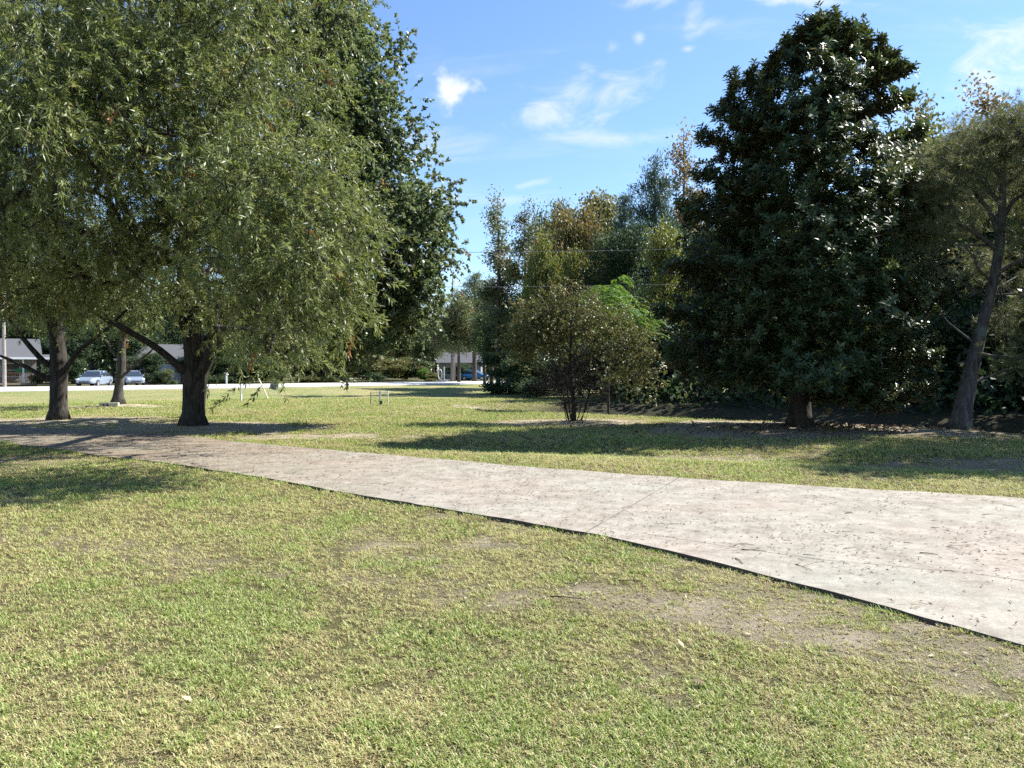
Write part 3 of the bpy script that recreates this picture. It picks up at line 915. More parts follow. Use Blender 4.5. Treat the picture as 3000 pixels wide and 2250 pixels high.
# ---- glossy round-leaved pear behind the oak
x, y = -10.5, 25.6; z = gz(x, y)
big_oak('pear_tree', 'tall broad tree with glossy dark round leaves behind the big oak', None,
        [(x, y, z - 0.05, 0.26), (x + 0.2, y, 1.5, 0.24), (x + 1.0, y - 0.4, 3, 0.22), (x + 2.8, y - 1, 5.5, 0.19), (x + 4.0, y - 1.8, 8.5, 0.12), (x + 4.6, y - 2, 13, 0.03)],
        [[(x + 0.8, y - 0.4, 2.6), (x + 2.6, y - 1.6, 3.6), (x + 5, y - 3, 4.6), (x + 7, y - 3.6, 5.2)], [(x + 2, y - 0.8, 4.5), (x + 4.5, y - 1.5, 7), (x + 6, y - 2, 10)]],
        [(-6.5, 23.5, 8.3, 3.3, 3.0, 5.2, 0.7), (-4.6, 22, 5.4, 2.5, 2.4, 2.3, 1.3), (-5.2, 22, 3.4, 2.5, 2.2, 1.4, 1.2), (-4.7, 23, 9.4, 1.75, 1.8, 3.0, 1.5), (-5.0, 23, 12.3, 1.0, 1, 1.5, 1.4),
         (-3.75, 22.5, 8.2, 1.1, 1.2, 1.9, 1.4), (-2.6, 22, 5.4, 0.95, 1.2, 1.5, 1.7), (-3.3, 22, 3.9, 1.1, 1.2, 1.1, 1.3), (-6.8, 23.5, 12.5, 2.0, 1.8, 2.6, 0.8), (-4.6, 21, 2.25, 1.0, 0.9, 0.6, 1.4), (-3.0, 22.5, 3.1, 0.9, 1.0, 0.8, 1.2)],
        1380, 8, 16, 14, 'pear_leaf', (0.105, 0.075), 0.24, 0.28, 0.3, YARD, fold=0.10, wide=0.5, up=0.5, bark_m='dark_bark', outw=0.6, clump=0.22)


# ---- southern magnolia: rosettes of stiff glossy leaves at the branch ends
def magnolia():
    rng = np.random.default_rng(21)
    g = ground_pt(2345, 1258); g[2] = gz(*g[:2]); x, y, z = g
    zc = np.array([0.7, 1.5, 3.2, 6.0, 7.8, 8.6, 9.5, 10.3, 10.8, 11.2]) 
    rc = np.array([2.5, 3.1, 3.45, 3.0, 2.3, 1.9, 1.35, 0.65, 0.3, 0.06])
    trunk = [(x, y, z - 0.05, 0.33), (x, y, 0.6, 0.27), (x + 0.05, y, 2, 0.24), (x + 0.3, y, 5, 0.18), (x + 0.5, y, 8, 0.10), (x + 0.7, y, 10.7, 0.015)]
    sk = Skel(trunk)
    n = 1050
    zt = z + 0.75 + (10.75 - 0.75) * rng.random(n * 3) ** 1.15
    keep = rng.random(n * 3) < (np.interp(zt, zc, rc) / 3.6) ** 1.1 + 0.12
    zt = zt[keep][:n]; n = len(zt)
    a = rng.random(n) * 2 * math.pi
    lump = 0.36 + 0.98 * fbm(a * 3.2 + 30, zt * 2.1, 51, 3)
    zt = np.where((np.cos(a) < 0.3) & (zt < 1.35), zt + 0.5, zt)
    rad = np.interp(zt, zc, rc) * lump * (0.30 + 0.70 * rng.random(n) ** 0.45)
    ax = np.interp(zt, [0, 3, 6, 9, 10, 11.2], [x - 0.02, x - 0.03, x + 0.08, x + 0.2, x + 0.5, x + 0.72])
    tips = np.stack([ax + np.cos(a) * rad, y + np.sin(a) * rad, zt], -1)
    # upright spires that break the outline
    sp = []
    for (px, py, yy, h) in ((2430, 48, 20.6, 1.2), (2478, 70, 20.4, 0.9), (2335, 85, 20.2, 0.9), (2520, 80, 20.9, 0.7), (2570, 110, 20.8, 0.9), (2145, 215, 20.0, 0.9), (2195, 205, 21, 0.6), (2245, 205, 20.3, 0.5),
                            (2655, 190, 20.4, 0.35), (2620, 215, 20.4, 0.3), (2660, 275, 20.6, 0.3), (2630, 290, 20.6, 0.3), (2095, 310, 20.3, 0.6), (2060, 390, 20.0, 0.8), (2000, 600, 19.8, 0.5), (2690, 380, 20.2, 0.4), (2300, 110, 20.9, 0.4), (2550, 170, 20.3, 0.4),
                            (2730, 620, 19.6, 0.5), (2740, 850, 19.4, 0.4), (2750, 1020, 19.5, 0.3), (2730, 1130, 19.5, 0.3), (1960, 760, 19.6, 0.7), (1935, 900, 19.5, 0.6), (1960, 1010, 19.4, 0.5), (2380, 55, 20.2, 0.8), (2270, 150, 20, 0.6), (2600, 150, 20.6, 0.6), (2110, 330, 19.7, 0.8), (2040, 500, 19.6, 0.7), (2705, 500, 20, 0.5)):
        p = at(px, py, yy)
        hh = h * 0.9
        if px > 2600 or px < 2120:
            sgn = -1 if px > 2400 else 1
            for q in range(9): sp.append(p + np.array((sgn * 0.16 * q + rng.normal() * 0.04, rng.normal() * 0.1, -0.10 - 0.05 * q + rng.normal() * 0.05)))
            continue
        for q in range(5): sp.append(p - np.array((rng.normal() * (0.02 + 0.012 * q), rng.normal() * (0.02 + 0.02 * q), 0.12 + hh * q / 4)))
    tips = np.vstack([tips, np.array(sp)])
    out = unit(tips - np.stack([np.interp(tips[:, 2], [0, 11], [x, x + 0.7]), np.full(len(tips), y), tips[:, 2] - 0.5], -1))
    sk.grow(tips, rng, zmin=0.7, lift=-0.06, hi=0.9)
    mb = sk.mesh('m', rtip=0.007, rmax=0.09)
    # a rosette of leaves on each tip and on side shoots below it
    per = 10
    C_ = np.repeat(tips, per, axis=0) + rng.normal(size=(len(tips) * per, 3)) * np.array((0.19, 0.19, 0.17))
    ns = len(sp) * per; C_[-ns:] = np.repeat(np.array(sp), per, axis=0) + rng.normal(size=(ns, 3)) * np.array((0.09, 0.09, 0.10))
    C_[::per] = tips
    ax_ = unit(np.repeat(out, per, axis=0) * 0.7 + np.array((0, 0, 0.75)) + rng.normal(size=C_.shape) * 0.35)
    m = 10
    ph = rng.random((len(C_), 1)) * 6.28 + np.arange(m)[None] * 2.4
    A1 = unit(np.cross(ax_, np.array((0.3, 0.5, 0.81)))); A2 = np.cross(ax_, A1)
    tilt = 0.25 + 0.75 * rng.random((len(C_), m))
    D = A1[:, None] * np.cos(ph)[..., None] + A2[:, None] * np.sin(ph)[..., None]
    Dl = unit(D + ax_[:, None] * tilt[..., None] * 0.9)
    Pb = C_[:, None] + ax_[:, None] * ((np.arange(m) / m - 0.6) * 0.16)[None, :, None]
    Nn = unit(ax_[:, None] - D * 0.5 + rng.normal(size=D.shape) * 0.25)
    tn = np.clip(rng.normal(0.5, 0.22, Pb.shape[0] * m), 0, 0.96); tn[rng.random(len(tn)) < 0.012] = 1
    V, tn = leaves(rng, Pb.reshape(-1, 3), Dl.reshape(-1, 3), Nn.reshape(-1, 3), 0.165, 0.066, 0.14, tn, 0.52, 0.12)
    finish_tree('magnolia_tree', 'tall dark conical magnolia with glossy leaves shading the lawn', YARD, g, mb, M['dark_bark'], V, 4, tn, M['magnolia_leaf'])


magnolia()


# ---- the pine at the right edge
def right_pine():
    rng = np.random.default_rng(31)
    g = ground_pt(2812, 1264); g[2] = gz(*g[:2]); Y0 = g[1]

    def W(px, py, dy=0.0): return at(px, py, Y0 + dy)
    T = []
    for (px, py, r) in ((2812, 1267, 0.27), (2822, 1200, 0.225), (2840, 1110, 0.19), (2862, 1010, 0.16), (2885, 920, 0.135), (2905, 840, 0.12), (2920, 760, 0.125), (2928, 680, 0.11), (2930, 600, 0.09), (2932, 520, 0.07), (2926, 440, 0.05), (2922, 350, 0.04)):
        p = W(px, py); T.append((p[0], p[1], p[2], r))
    T[0] = (T[0][0], T[0][1], g[2] - 0.06, 0.27)
    sk = Skel(T)
    live = []
    for pts, dy, lv in (([(2917, 735), (2865, 690), (2800, 655), (2782, 590), (2750, 550)], -1.0, 1), ([(2920, 690), (2895, 620), (2850, 570), (2810, 500), (2755, 465)], -0.6, 1),
                        ([(2932, 640), (2962, 590), (3010, 560), (3080, 520)], -0.4, 1), ([(2922, 800), (2970, 770), (3030, 745), (3120, 700)], -0.8, 1),
                        ([(2895, 872), (2820, 832), (2755, 800)], -1.2, 0), ([(2915, 838), (2862, 790), (2842, 740), (2790, 705)], -0.9, 0), ([(2900, 868), (2960, 862), (3020, 868)], -0.8, 0),
                        ([(2910, 850), (2985, 805), (3040, 770)], 0.6, 0), ([(2868, 1040), (2950, 1046), (3040, 1055)], -0.7, 1), ([(2858, 1120), (2935, 1086), (3020, 1070)], 0.5, 0),
                        ([(2925, 560), (2985, 500), (3040, 430)], 0.8, 1), ([(2925, 520), (2870, 450), (2850, 400)], 0.9, 1), ([(2925, 600), (2860, 520), (2800, 440)], 1.2, 1), ([(2850, 1000), (2790, 960), (2740, 900)], 1.0, 0),
                        ([(2925, 480), (2960, 420), (2990, 370)], -0.8, 1), ([(2920, 720), (2860, 720), (2800, 720), (2700, 730)], 0.3, 0)):
        P = [W(px, py, dy * k / (len(pts) - 1)) for k, (px, py) in enumerate(pts)]
        sk.limb(P, r0=0.08 if lv else 0.05)
        if lv: live.append(P)
    lobes = [tuple(W(2900, 430)) + (1.35, 1.2, 0.75), tuple(W(2820, 480, -0.6)) + (0.75, 0.8, 0.6), tuple(W(2980, 420, -0.4)) + (0.9, 1.2, 0.75), tuple(W(2760, 545, -0.9)) + (0.55, 0.7, 0.6), tuple(W(3050, 510)) + (0.8, 1, 0.9),
             tuple(W(2940, 375)) + (0.7, 0.7, 0.4), tuple(W(2960, 530, 0.6)) + (0.8, 0.9, 0.7), tuple(W(2730, 640, -0.9)) + (0.45, 0.6, 0.6, 0.6), tuple(W(2850, 620, 1.2)) + (0.9, 0.6, 0.7, 0.5),
             tuple(W(2980, 1045, -0.7)) + (0.7, 0.5, 0.25, 0.8), tuple(W(3080, 700, -0.8)) + (0.8, 0.8, 0.5, 0.8), tuple(W(2880, 760, 1.2)) + (0.9, 0.5, 0.6, 0.4), tuple(W(2960, 950, 1.0)) + (0.8, 0.5, 0.4, 0.4), tuple(W(2790, 410, 0.9)) + (0.6, 0.6, 0.4, 0.9), tuple(W(2740, 470, 0.2)) + (0.55, 0.7, 0.5, 1.0), tuple(W(2700, 560, 0.2)) + (0.4, 0.6, 0.6, 0.8), tuple(W(2850, 530, -0.8)) + (0.7, 0.6, 0.5, 0.7), tuple(W(2720, 690, -0.6)) + (0.5, 0.6, 0.5, 0.55), tuple(W(2790, 640, -0.9)) + (0.5, 0.5, 0.4, 0.5), tuple(W(3000, 650, -0.5)) + (0.7, 0.6, 0.5, 0.6), tuple(W(2990, 800, -0.6)) + (0.6, 0.5, 0.4, 0.5), tuple(W(2740, 830, -1.0)) + (0.4, 0.5, 0.35, 0.5), tuple(W(2990, 900, -0.4)) + (0.6, 0.5, 0.3, 0.4), tuple(W(2990, 350, 0)) + (0.8, 0.8, 0.5, 0.9)]
    tips, out = lobe_points(rng, lobes, 520, 0.6)
    sk.grow(tips, rng, zmin=4.0, lift=0.02, hi=0.5)
    # bare dead twigs low on the trunk
    tw, to = lobe_points(rng, [tuple(W(2800, 760, -0.8)) + (0.9, 0.8, 0.6), tuple(W(2980, 800, -0.6)) + (0.7, 0.6, 0.5), tuple(W(2790, 850, -0.8)) + (0.6, 0.6, 0.3)], 60, 0.6)
    sk.grow(tw, rng, zmin=3.0, lift=-0.1, hi=0.2)
    mb = sk.mesh('p', rtip=0.007, rmax=0.085, power=0.40)
    per = 8
    C_ = np.repeat(tips, per, axis=0) + rng.normal(size=(len(tips) * per, 3)) * 0.22
    ax_ = unit(np.repeat(out, per, axis=0) + np.array((0, 0, 0.55)) + rng.normal(size=C_.shape) * 0.5)
    m = 22
    D = unit(ax_[:, None] * 0.7 + unit(rng.normal(size=(len(C_), m, 3))))
    P = C_[:, None] + ax_[:, None] * (rng.random((len(C_), m, 1)) - 0.6) * 0.16
    D = D.reshape(-1, 3); P = P.reshape(-1, 3)
    S_ = unit(np.cross(D, rng.normal(size=D.shape)))
    l = (0.14 + 0.07 * rng.random((len(P), 1))); w = 0.0046
    V = np.stack([P - S_ * w, P + S_ * w, P + D * l + np.array((0, 0, -0.02))], 1).reshape(-1, 3)
    finish_tree('pine_tree', 'leaning pine with bare crooked limbs by the right edge of the lawn', YARD, (g[0], g[1], g[2]), mb, M['pine_bark'], V, 3, rng.random(len(P)), M['pine_needle'])


right_pine()


# ---- small multi-stemmed tree with a thicket of bare lower twigs
def small_tree():
    rng = np.random.default_rng(41)
    g = ground_pt(1680, 1238); g[2] = gz(*g[:2]); x, y, z = g
    sk = Skel([(x, y, z - 0.03, 0.085), (x + 0.02, y, 0.5, 0.07), (x - 0.05, y, 1.2, 0.06), (x - 0.1, y, 2.2, 0.04), (x, y, 3.4, 0.012)])
    for (dx, dy, t) in ((-0.12, 0.1, (-0.9, 0.2, 2.2)), (0.12, -0.05, (0.8, -0.4, 2.0)), (0.05, 0.15, (0.5, 0.7, 2.5)), (-0.08, -0.15, (-0.5, -0.8, 1.9)), (0.22, 0.02, (1.3, 0.2, 2.2)), (0.36, 0.05, (0.42, 0.1, 0.9)), (-0.2, 0.06, (-0.3, 0.3, 1.2))):
        sk.limb([(x + dx, y + dy, z - 0.02), (x + dx * 1.3 + t[0] * 0.1, y + dy + t[1] * 0.1, 0.6), (x + t[0] * 0.5, y + t[1] * 0.5, t[2] * 0.65), (x + t[0], y + t[1], t[2])], start=0)

    def W(px, py, dy=0): return tuple(at(px, py, y + dy))
    leafy = [W(1650, 930) + (1.1, 1.2, 0.75), W(1760, 960, -0.2) + (0.9, 1.0, 0.65), W(1585, 985, -0.3) + (0.85, 1, 0.65), W(1850, 1030, -0.2) + (0.6, 0.8, 0.65, 1.2), W(1875, 1100, 0) + (0.35, 0.5, 0.35, 1.2), W(1530, 1010) + (0.45, 0.6, 0.5), W(1690, 890) + (0.6, 0.7, 0.4), W(1800, 1080, 0.4) + (0.6, 0.5, 0.4, 0.6), W(1560, 930) + (0.5, 0.6, 0.4)]
    bare = [W(1670, 1110) + (1.25, 1.1, 0.62), W(1690, 1050, -0.4) + (1.1, 0.8, 0.6), W(1600, 1130, -0.3) + (0.6, 0.6, 0.4), W(1770, 1140) + (0.5, 0.6, 0.35), W(1680, 1180) + (0.6, 0.6, 0.2)]
    tips, out = lobe_points(rng, leafy, 300, 0.5)
    t2, o2 = lobe_points(rng, bare, 560, 0.6)
    sk.grow(np.vstack([tips, t2]), rng, zmin=0.25, lift=0.03, hi=0.5, step=0.3, jit=0.12)
    mb = sk.mesh('s', rtip=0.0055, rmax=0.05, flare=0.3, sides_trunk=8)
    B, D, Ln, LB, LD = sprays(rng, tips, out, 7, 0.2, 0.3, 15, 0.0, 0.6)
    b2, d2, l2, lb2, ld2 = sprays(rng, t2, o2, 3, 0.12, 0.32, 1, 0.0, 0.5)
    sel = rng.random(len(lb2)) < 0.12
    LB = np.vstack([LB, lb2[sel]]); LD = np.vstack([LD, ld2[sel]])
    tn = np.clip(rng.normal(0.5, 0.24, len(LB)), 0, 0.95); tn[rng.random(len(tn)) < 0.012] = 1
    V, tn = leaves(rng, LB, LD, up_normals(rng, len(LB), 0.6), 0.075, 0.034, 0.1, tn)
    tw = np.vstack([twig_ribbons(rng, B, D, Ln, 0.004), twig_ribbons(rng, b2, d2, l2, 0.0045)])
    finish_tree('small_tree', 'small many-stemmed olive tree with a dense dark thicket of bare twigs', YARD, g, mb, M['dark_bark'], V, 4, tn, M['shrub_leaf'], tw)


small_tree()


# ---- bright green sapling with layered feathery fronds
def sapling():
    rng = np.random.default_rng(51)
    x, y = 3.95, 31.5; z = gz(x, y)
    sk = Skel([(x, y, z - 0.05, 0.055), (x - 0.05, y, 1.8, 0.05), (x, y, 3.2, 0.035), (x + 0.1, y, 4.9, 0.012)])
    fr = []
    for (px, py, dy) in ((1730, 900, 0), (1760, 870, -0.5), (1790, 840, 0), (1825, 870, -0.4), (1840, 900, 0.3), (1750, 930, 0.4), (1800, 900, -0.8), (1855, 925, -0.2), (1885, 935, 0), (1870, 955, 0.4), (1830, 945, -0.6), (1780, 950, 0.7), (1720, 945, -0.3), (1810, 855, 0.6), (1775, 895, -1), (1740, 885, 0.8), (1850, 970, -0.3), (1770, 845, 0.2)):
        fr.append(at(px, py, y + dy))
    fr = np.array(fr); fr = np.vstack([fr, fr + rng.normal(size=fr.shape) * 0.25, fr + rng.normal(size=fr.shape) * 0.3])
    sk.grow(fr, rng, zmin=2.0, lift=0.2, hi=0.4)
    mb = sk.mesh('sap', rtip=0.007, rmax=0.03, flare=0.2, sides_trunk=7)
    out = unit((fr - np.array((x, y, 0))) * np.array((1, 1, 0)) + 1e-3)
    T = np.repeat(fr, 7, axis=0) + rng.normal(size=(len(fr) * 7, 3)) * np.array((0.2, 0.2, 0.1)); O = np.repeat(out, 7, axis=0)
    D = unit(O * 0.8 + rng.normal(size=O.shape) * np.array((0.7, 0.7, 0.15)))
    s = np.tile(np.linspace(0, 1, 24), (len(T), 1))
    LB = T[:, None] + D[:, None] * (s * 0.6)[..., None] + np.array((0, 0, -0.28)) * (s ** 2)[..., None]
    sgn = np.where(np.arange(24) % 2 == 0, 1, -1)[None, :, None]
    side = np.cross(D, np.array((0, 0, 1.0)))[:, None] * sgn
    LD = unit(side + D[:, None] * 0.5 + np.array((0, 0, -0.35)))
    LB = LB.reshape(-1, 3); LD = LD.reshape(-1, 3)
    V, tn = leaves(rng, LB, LD, up_normals(rng, len(LB), 2.5), 0.16, 0.05, 0.05)
    finish_tree('sapling', 'bright green feathery sapling rising behind the small olive tree', None, (x, y, z), mb, M['wood_bark'], V, 4, tn, M['bright_leaf'], cat='tree')


sapling()


# ---- woodland trees: a few kinds, each copied with its own size, turn and colour
def proto(kind, seed):
    """a tree of height 1 and width about 1 at the origin, scaled when placed; returns trunk mesh and crown mesh"""
    rng = np.random.default_rng(seed)
    H = 10.0
    if kind == 'broad':
        trunk = [(0, 0, -0.1, 0.2), (0.05, 0, 2, 0.17), (0, 0.1, 5, 0.12), (0.1, 0, 9.3, 0.02)]
        lobes = [(rng.normal() * 1.2, rng.normal() * 1.2, 4.2 + 4.2 * rng.random(), 1.1 + 0.7 * rng.random(), 1.1 + 0.7 * rng.random(), 0.8 + 0.7 * rng.random()) for _ in range(15)] + [(0, 0, 8.6, 0.9, 0.9, 1.1)]
        n, per, spread, ls = 300, 72, 0.36, (0.19, 0.13)
    elif kind == 'narrow':
        trunk = [(0, 0, -0.1, 0.13), (0.05, 0, 3, 0.11), (0.0, 0.05, 6, 0.075), (0.05, 0, 9.8, 0.012)]
        lobes = []
        for q in range(16):
            zz = 3.0 + 6.6 * q / 15; r = np.interp(zz, [3, 4.5, 7, 9.7], [0.7, 1.15, 0.8, 0.25])
            lobes.append((rng.normal() * 0.55 * r, rng.normal() * 0.55 * r, zz, 0.6 * r, 0.6 * r, 0.42))
        n, per, spread, ls = 240, 34, 0.22, (0.13, 0.085)
    elif kind == 'pine':
        trunk = [(0, 0, -0.1, 0.19), (0.0, 0, 4, 0.15), (0.05, 0.05, 7, 0.10), (0, 0, 9.8, 0.012)]
        lobes = []
        for q in range(26):
            zz = 3.4 + 6.3 * (q / 25); r = np.interp(zz, [3, 5, 8, 9.8], [1.5, 1.7, 1.0, 0.15]); a = q * 2.4
            lobes.append((math.cos(a) * r * 0.6, math.sin(a) * r * 0.6, zz + 0.1, r * 0.55, r * 0.55, 0.30))
        n, per, spread, ls = 300, 50, 0.20, (0.28, 0.042)
    else:  # shrub
        trunk = [(0, 0, -0.1, 0.09), (0.1, 0, 2, 0.07), (0.0, 0.1, 5, 0.05), (0, 0, 8, 0.02)]
        lobes = [(rng.normal() * 1.7, rng.normal() * 1.7, 1.3 + 7.0 * rng.random() ** 1.3, 1.4, 1.4, 1.1) for _ in range(14)]
        n, per, spread, ls = 230, 60, 0.42, (0.30, 0.20)
    tips, out = lobe_points(rng, lobes, n, 0.5)
    sk = Skel(trunk, 0.6)
    sk.grow(tips, rng, zmin=0.5 if kind == 'shrub' else 1.6, lift=0.02 if kind == 'pine' else 0.1, hi=0.1 if kind == 'pine' else 0.7, step=0.8)
    mb = sk.mesh(kind, rtip=0.011, rmax=0.09, sides_trunk=8, flare=0.5)
    T = np.repeat(tips, per, axis=0); O = np.repeat(out, per, axis=0)
    P = T + rng.normal(size=T.shape) * spread * np.array((1, 1, 0.8))
    if kind == 'pine':
        D = unit(O * 0.5 + np.array((0, 0, 0.75)) + rng.normal(size=P.shape) * 0.6)
        Nn = unit(rng.normal(size=P.shape))
    else:
        D = unit(O * 0.4 + rng.normal(size=P.shape) + np.array((0, 0, -0.3))); Nn = up_normals(rng, len(P), 0.8)
    clump = np.repeat(rng.normal(0.48, 0.2, len(tips)), per)
    hz = (P[:, 2] - 3) / 7
    tn = np.clip(clump + rng.normal(0, 0.16, len(P)) + (0.12 * hz if kind != 'pine' else 0), 0, 1)
    V, tn = leaves(rng, P, D, Nn, ls[0], ls[1], 0.1, tn, 0.5)
    mt = bpy.data.meshes.new('trunk'); mt.from_pydata(mb.v, [], mb.f); mt.polygons.foreach_set('use_smooth', [True] * len(mt.polygons)); mt.update()
    mc = soup('crown', V, 4, tn)
    mt.materials.append(M['wood_bark']); mc.materials.append(M['wood_green'])
    return mt, mc


PROTO = {'broad': [proto('broad', 61), proto('broad', 62), proto('broad', 63)], 'narrow': [proto('narrow', 64), proto('narrow', 65)], 'pine': [proto('pine', 66), proto('pine', 67)], 'shrub': [proto('shrub', 68), proto('shrub', 69)]}
PW = {'broad': 2.9, 'narrow': 1.05, 'pine': 1.9, 'shrub': 3.0}     # half width at height 10
_rot = random.Random(5)


def wood_tree(kind, px, top, Y, hw, mat, label, name=None, group='trees of the wood behind the lawn', cat='tree', which=None, x=None):
    """height from the pixel row of the top, half width in pixels"""
    X = (px - 1500) / FPX * Y if x is None else x
    z0 = gz(X, Y)
    H = EYE + (1082 - top) / FPX * Y - z0
    w = hw / FPX * Y
    v = _rot.randrange(len(PROTO[kind])) if which is None else which
    mt, mc = PROTO[kind][v]
    root = empty(name or {'broad': 'broadleaf_tree', 'narrow': 'slender_tree', 'pine': 'pine_tree', 'shrub': 'shrub'}[kind], (X, Y, z0), _rot.random() * 6.28)
    root.scale = (w / PW[kind], w / PW[kind], H / 10.0)
    tag(root, label, cat, group)
    for nm, me, ma in (('trunk', mt, M['wood_bark']), ('crown', mc, M[mat])):
        o = bpy.data.objects.new(nm, me); C.objects.link(o); o.parent = root
        o.material_slots[0].link = 'OBJECT'; o.material_slots[0].material = ma
    return root


W_ = wood_tree
# from left to right along the tree line, as they show against the sky
W_('narrow', 1460, 572, 62, 62, 'wood_pinkgreen', 'slender open tree, leftmost of the two thin spires on the skyline', which=0)
W_('narrow', 1536, 590, 60, 48, 'wood_pinkgreen', 'thinner of the two slender spires, beside the olive-orange tree', which=1)
W_('broad', 1652, 572, 54, 104, 'wood_orange', 'orange-brown tree in the middle of the skyline gap', which=0)
W_('broad', 1590, 690, 49, 72, 'wood_yellow', 'yellow-green tree below the orange-brown tree')
W_('broad', 1745, 532, 64, 145, 'wood_olive', 'broad olive tree rounding the skyline left of the dark pine', which=1)
W_('broad', 1640, 555, 72, 75, 'wood_green', 'green tree peeping up behind the orange-brown tree')
W_('broad', 1800, 640, 50, 100, 'wood_dark', 'dark glossy tree under the broad olive tree')
W_('pine', 1915, 468, 54, 112, 'far_pine', 'dark blue-green pine pointed against the sky left of the magnolia', which=0)
W_('pine', 1830, 560, 60, 75, 'far_pine', 'lower dark pine between the olive tree and the pointed pine', which=1)
W_('narrow', 2003, 382, 60, 74, 'wood_tan', 'tall tan-leaved slender tree close to the magnolia top left', which=0)
W_('broad', 1960, 640, 42, 82, 'wood_yellow', 'yellowing tree partly hidden by the left side of the magnolia')
W_('broad', 2060, 620, 46, 110, 'wood_dark', 'dark tree behind the left lower side of the magnolia')
W_('pine', 2160, 560, 52, 110, 'far_pine', 'dark pine mostly hidden behind the magnolia')
W_('broad', 2330, 520, 52, 150, 'wood_dark', 'dark tree hidden behind the middle of the magnolia')
W_('broad', 2520, 540, 48, 130, 'wood_green', 'green tree behind the right side of the magnolia')
W_('broad', 2690, 300, 44, 165, 'wood_green', 'pale green tree rising between the magnolia and the leaning pine', which=2)
W_('narrow', 2885, 235, 52, 96, 'wood_tan', 'airy orange-tan tree topping the leaning pine', which=1)
W_('pine', 2995, 420, 40, 130, 'far_pine', 'dark pine at the right edge of the picture')
W_('broad', 3010, 520, 30, 70, 'wood_yellow', 'yellow and orange tree just inside the right edge')
W_('broad', 2790, 400, 36, 190, 'wood_olive', 'olive tree behind the crooked limbs of the leaning pine')
W_('broad', 2960, 520, 32, 200, 'wood_green', 'dark leafy tree below the right edge pine')
W_('broad', 2620, 600, 36, 150, 'wood_green', 'green tree low behind the magnolia and the leaning pine')
W_('pine', 0, -180, 16.8, 510, 'pine_needle', 'unseen pine just beyond the right edge whose crown dapples the lawn', x=15.9)  # out of view, placed and sized for its shadow on the lawn
W_('broad', 0, 300, 22, 420, 'wood_green', 'unseen leafy tree beyond the right edge behind the leaning pine', x=20.5)
for k, (xx, yy, tt, hh) in enumerate(((25.5, 24, 200, 420), (31, 30, 300, 380), (27, 35, 330, 330), (36, 24, 200, 500), (38, 38, 350, 330))):  # unseen trees, added to shade the ditch and lawn
    W_('broad', 0, tt, yy, hh, ('wood_green', 'wood_dark')[k % 2], 'unseen leafy tree added beyond the right edge to shade the ditch', x=xx, group='trees of the wood beyond the right edge')
# the far end by the road
W_('pine', 1390, 795, 92, 70, 'wood_green', 'mid green far tree left of the slender spires', which=1)
W_('broad', 1330, 880, 100, 60, 'wood_pinkgreen', 'hazy green far tree next to the dead snag')
W_('pine', 1440, 820, 84, 60, 'far_pine', 'dark far pine at the foot of the slender spires', which=0)
W_('broad', 1270, 930, 112, 62, 'wood_green', 'far green tree at the edge of the glossy pear')
W_('broad', 1500, 850, 66, 90, 'wood_dark', 'dark tree at the near end of the wood by the road', which=2)
W_('broad', 1345, 850, 88, 75, 'wood_pinkgreen', 'light green tree filling the gap right of the pear')
W_('broad', 1420, 900, 80, 70, 'wood_green', 'rounded green tree under the leftmost slender spire')
W_('broad', 1590, 860, 52, 90, 'wood_green', 'green tree low behind the small olive tree')
W_('broad', 1700, 830, 48, 90, 'wood_dark', 'dark green tree behind the crown of the small olive tree')
# shrubs at the foot of the wood
for (px, top, Y, hw, mat, label) in (
        (1490, 1010, 50, 75, 'wood_dark', 'dark bush where the wood meets the road'),
        (1570, 985, 44, 90, 'wood_dark', 'dark bush left of the small olive tree'),
        (1680, 960, 43, 100, 'wood_green', 'green bush directly behind the small olive tree'),
        (1800, 960, 42, 95, 'wood_dark', 'dark bush right of the small olive tree'),
        (1910, 900, 40, 100, 'wood_dark', 'dark bush behind the striped marker stake'),
        (2020, 880, 39, 100, 'wood_olive', 'olive bush left of the magnolia trunk'),
        (2150, 860, 38, 120, 'wood_dark', 'dark bush behind the low left branches of the magnolia'),
        (2300, 860, 37, 120, 'wood_dark', 'dark bush straight behind the magnolia trunk'),
        (2450, 850, 36, 120, 'wood_dark', 'dark bush behind the low right branches of the magnolia'),
        (2590, 850, 34, 120, 'wood_green', 'green bush between magnolia and leaning pine'),
        (2720, 830, 33, 120, 'wood_dark', 'dark bush left of the leaning pine trunk'),
        (2850, 840, 31, 120, 'wood_dark', 'dark bush behind the leaning pine trunk'),
        (2980, 820, 29, 120, 'wood_dark', 'dark bush at the right edge behind the pine limbs')):
    W_('shrub', px, top, Y, hw, mat, label, group='bushes along the foot of the wood', cat='bush')

# trees beyond the road, behind the houses
far = [(-60, 700, 118, 170), (110, 760, 112, 150), (270, 820, 108, 130), (400, 790, 112, 140), (540, 820, 106, 130), (680, 850, 104, 120), (820, 840, 108, 130), (950, 870, 112, 120), (1080, 860, 116, 120), (1190, 900, 120, 90)]
far_lab = ['far tree over the house roof at the left edge', 'far tree behind the porch of the grey house', 'far tree behind the silver parked cars', 'far tree behind the second parked car', 'far tree behind the trunk of the big oak', 'far tree right of the big oak trunk', 'far tree above the tilted yard sign', 'far tree above the middle of the road', 'far tree under the lowest pear foliage', 'far tree just left of the white oval hoop']
far += [(215, 930, 84, 90), (330, 945, 88, 80), (470, 930, 98, 90), (655, 940, 90, 95), (90, 900, 92, 100)]
far_lab += ['dark tree between the porch house and the cars', 'dark tree over the roof of the second silver car', 'dark tree over the brick house', 'dark tree over the white mailbox post', 'dark tree close behind the porch house roof']
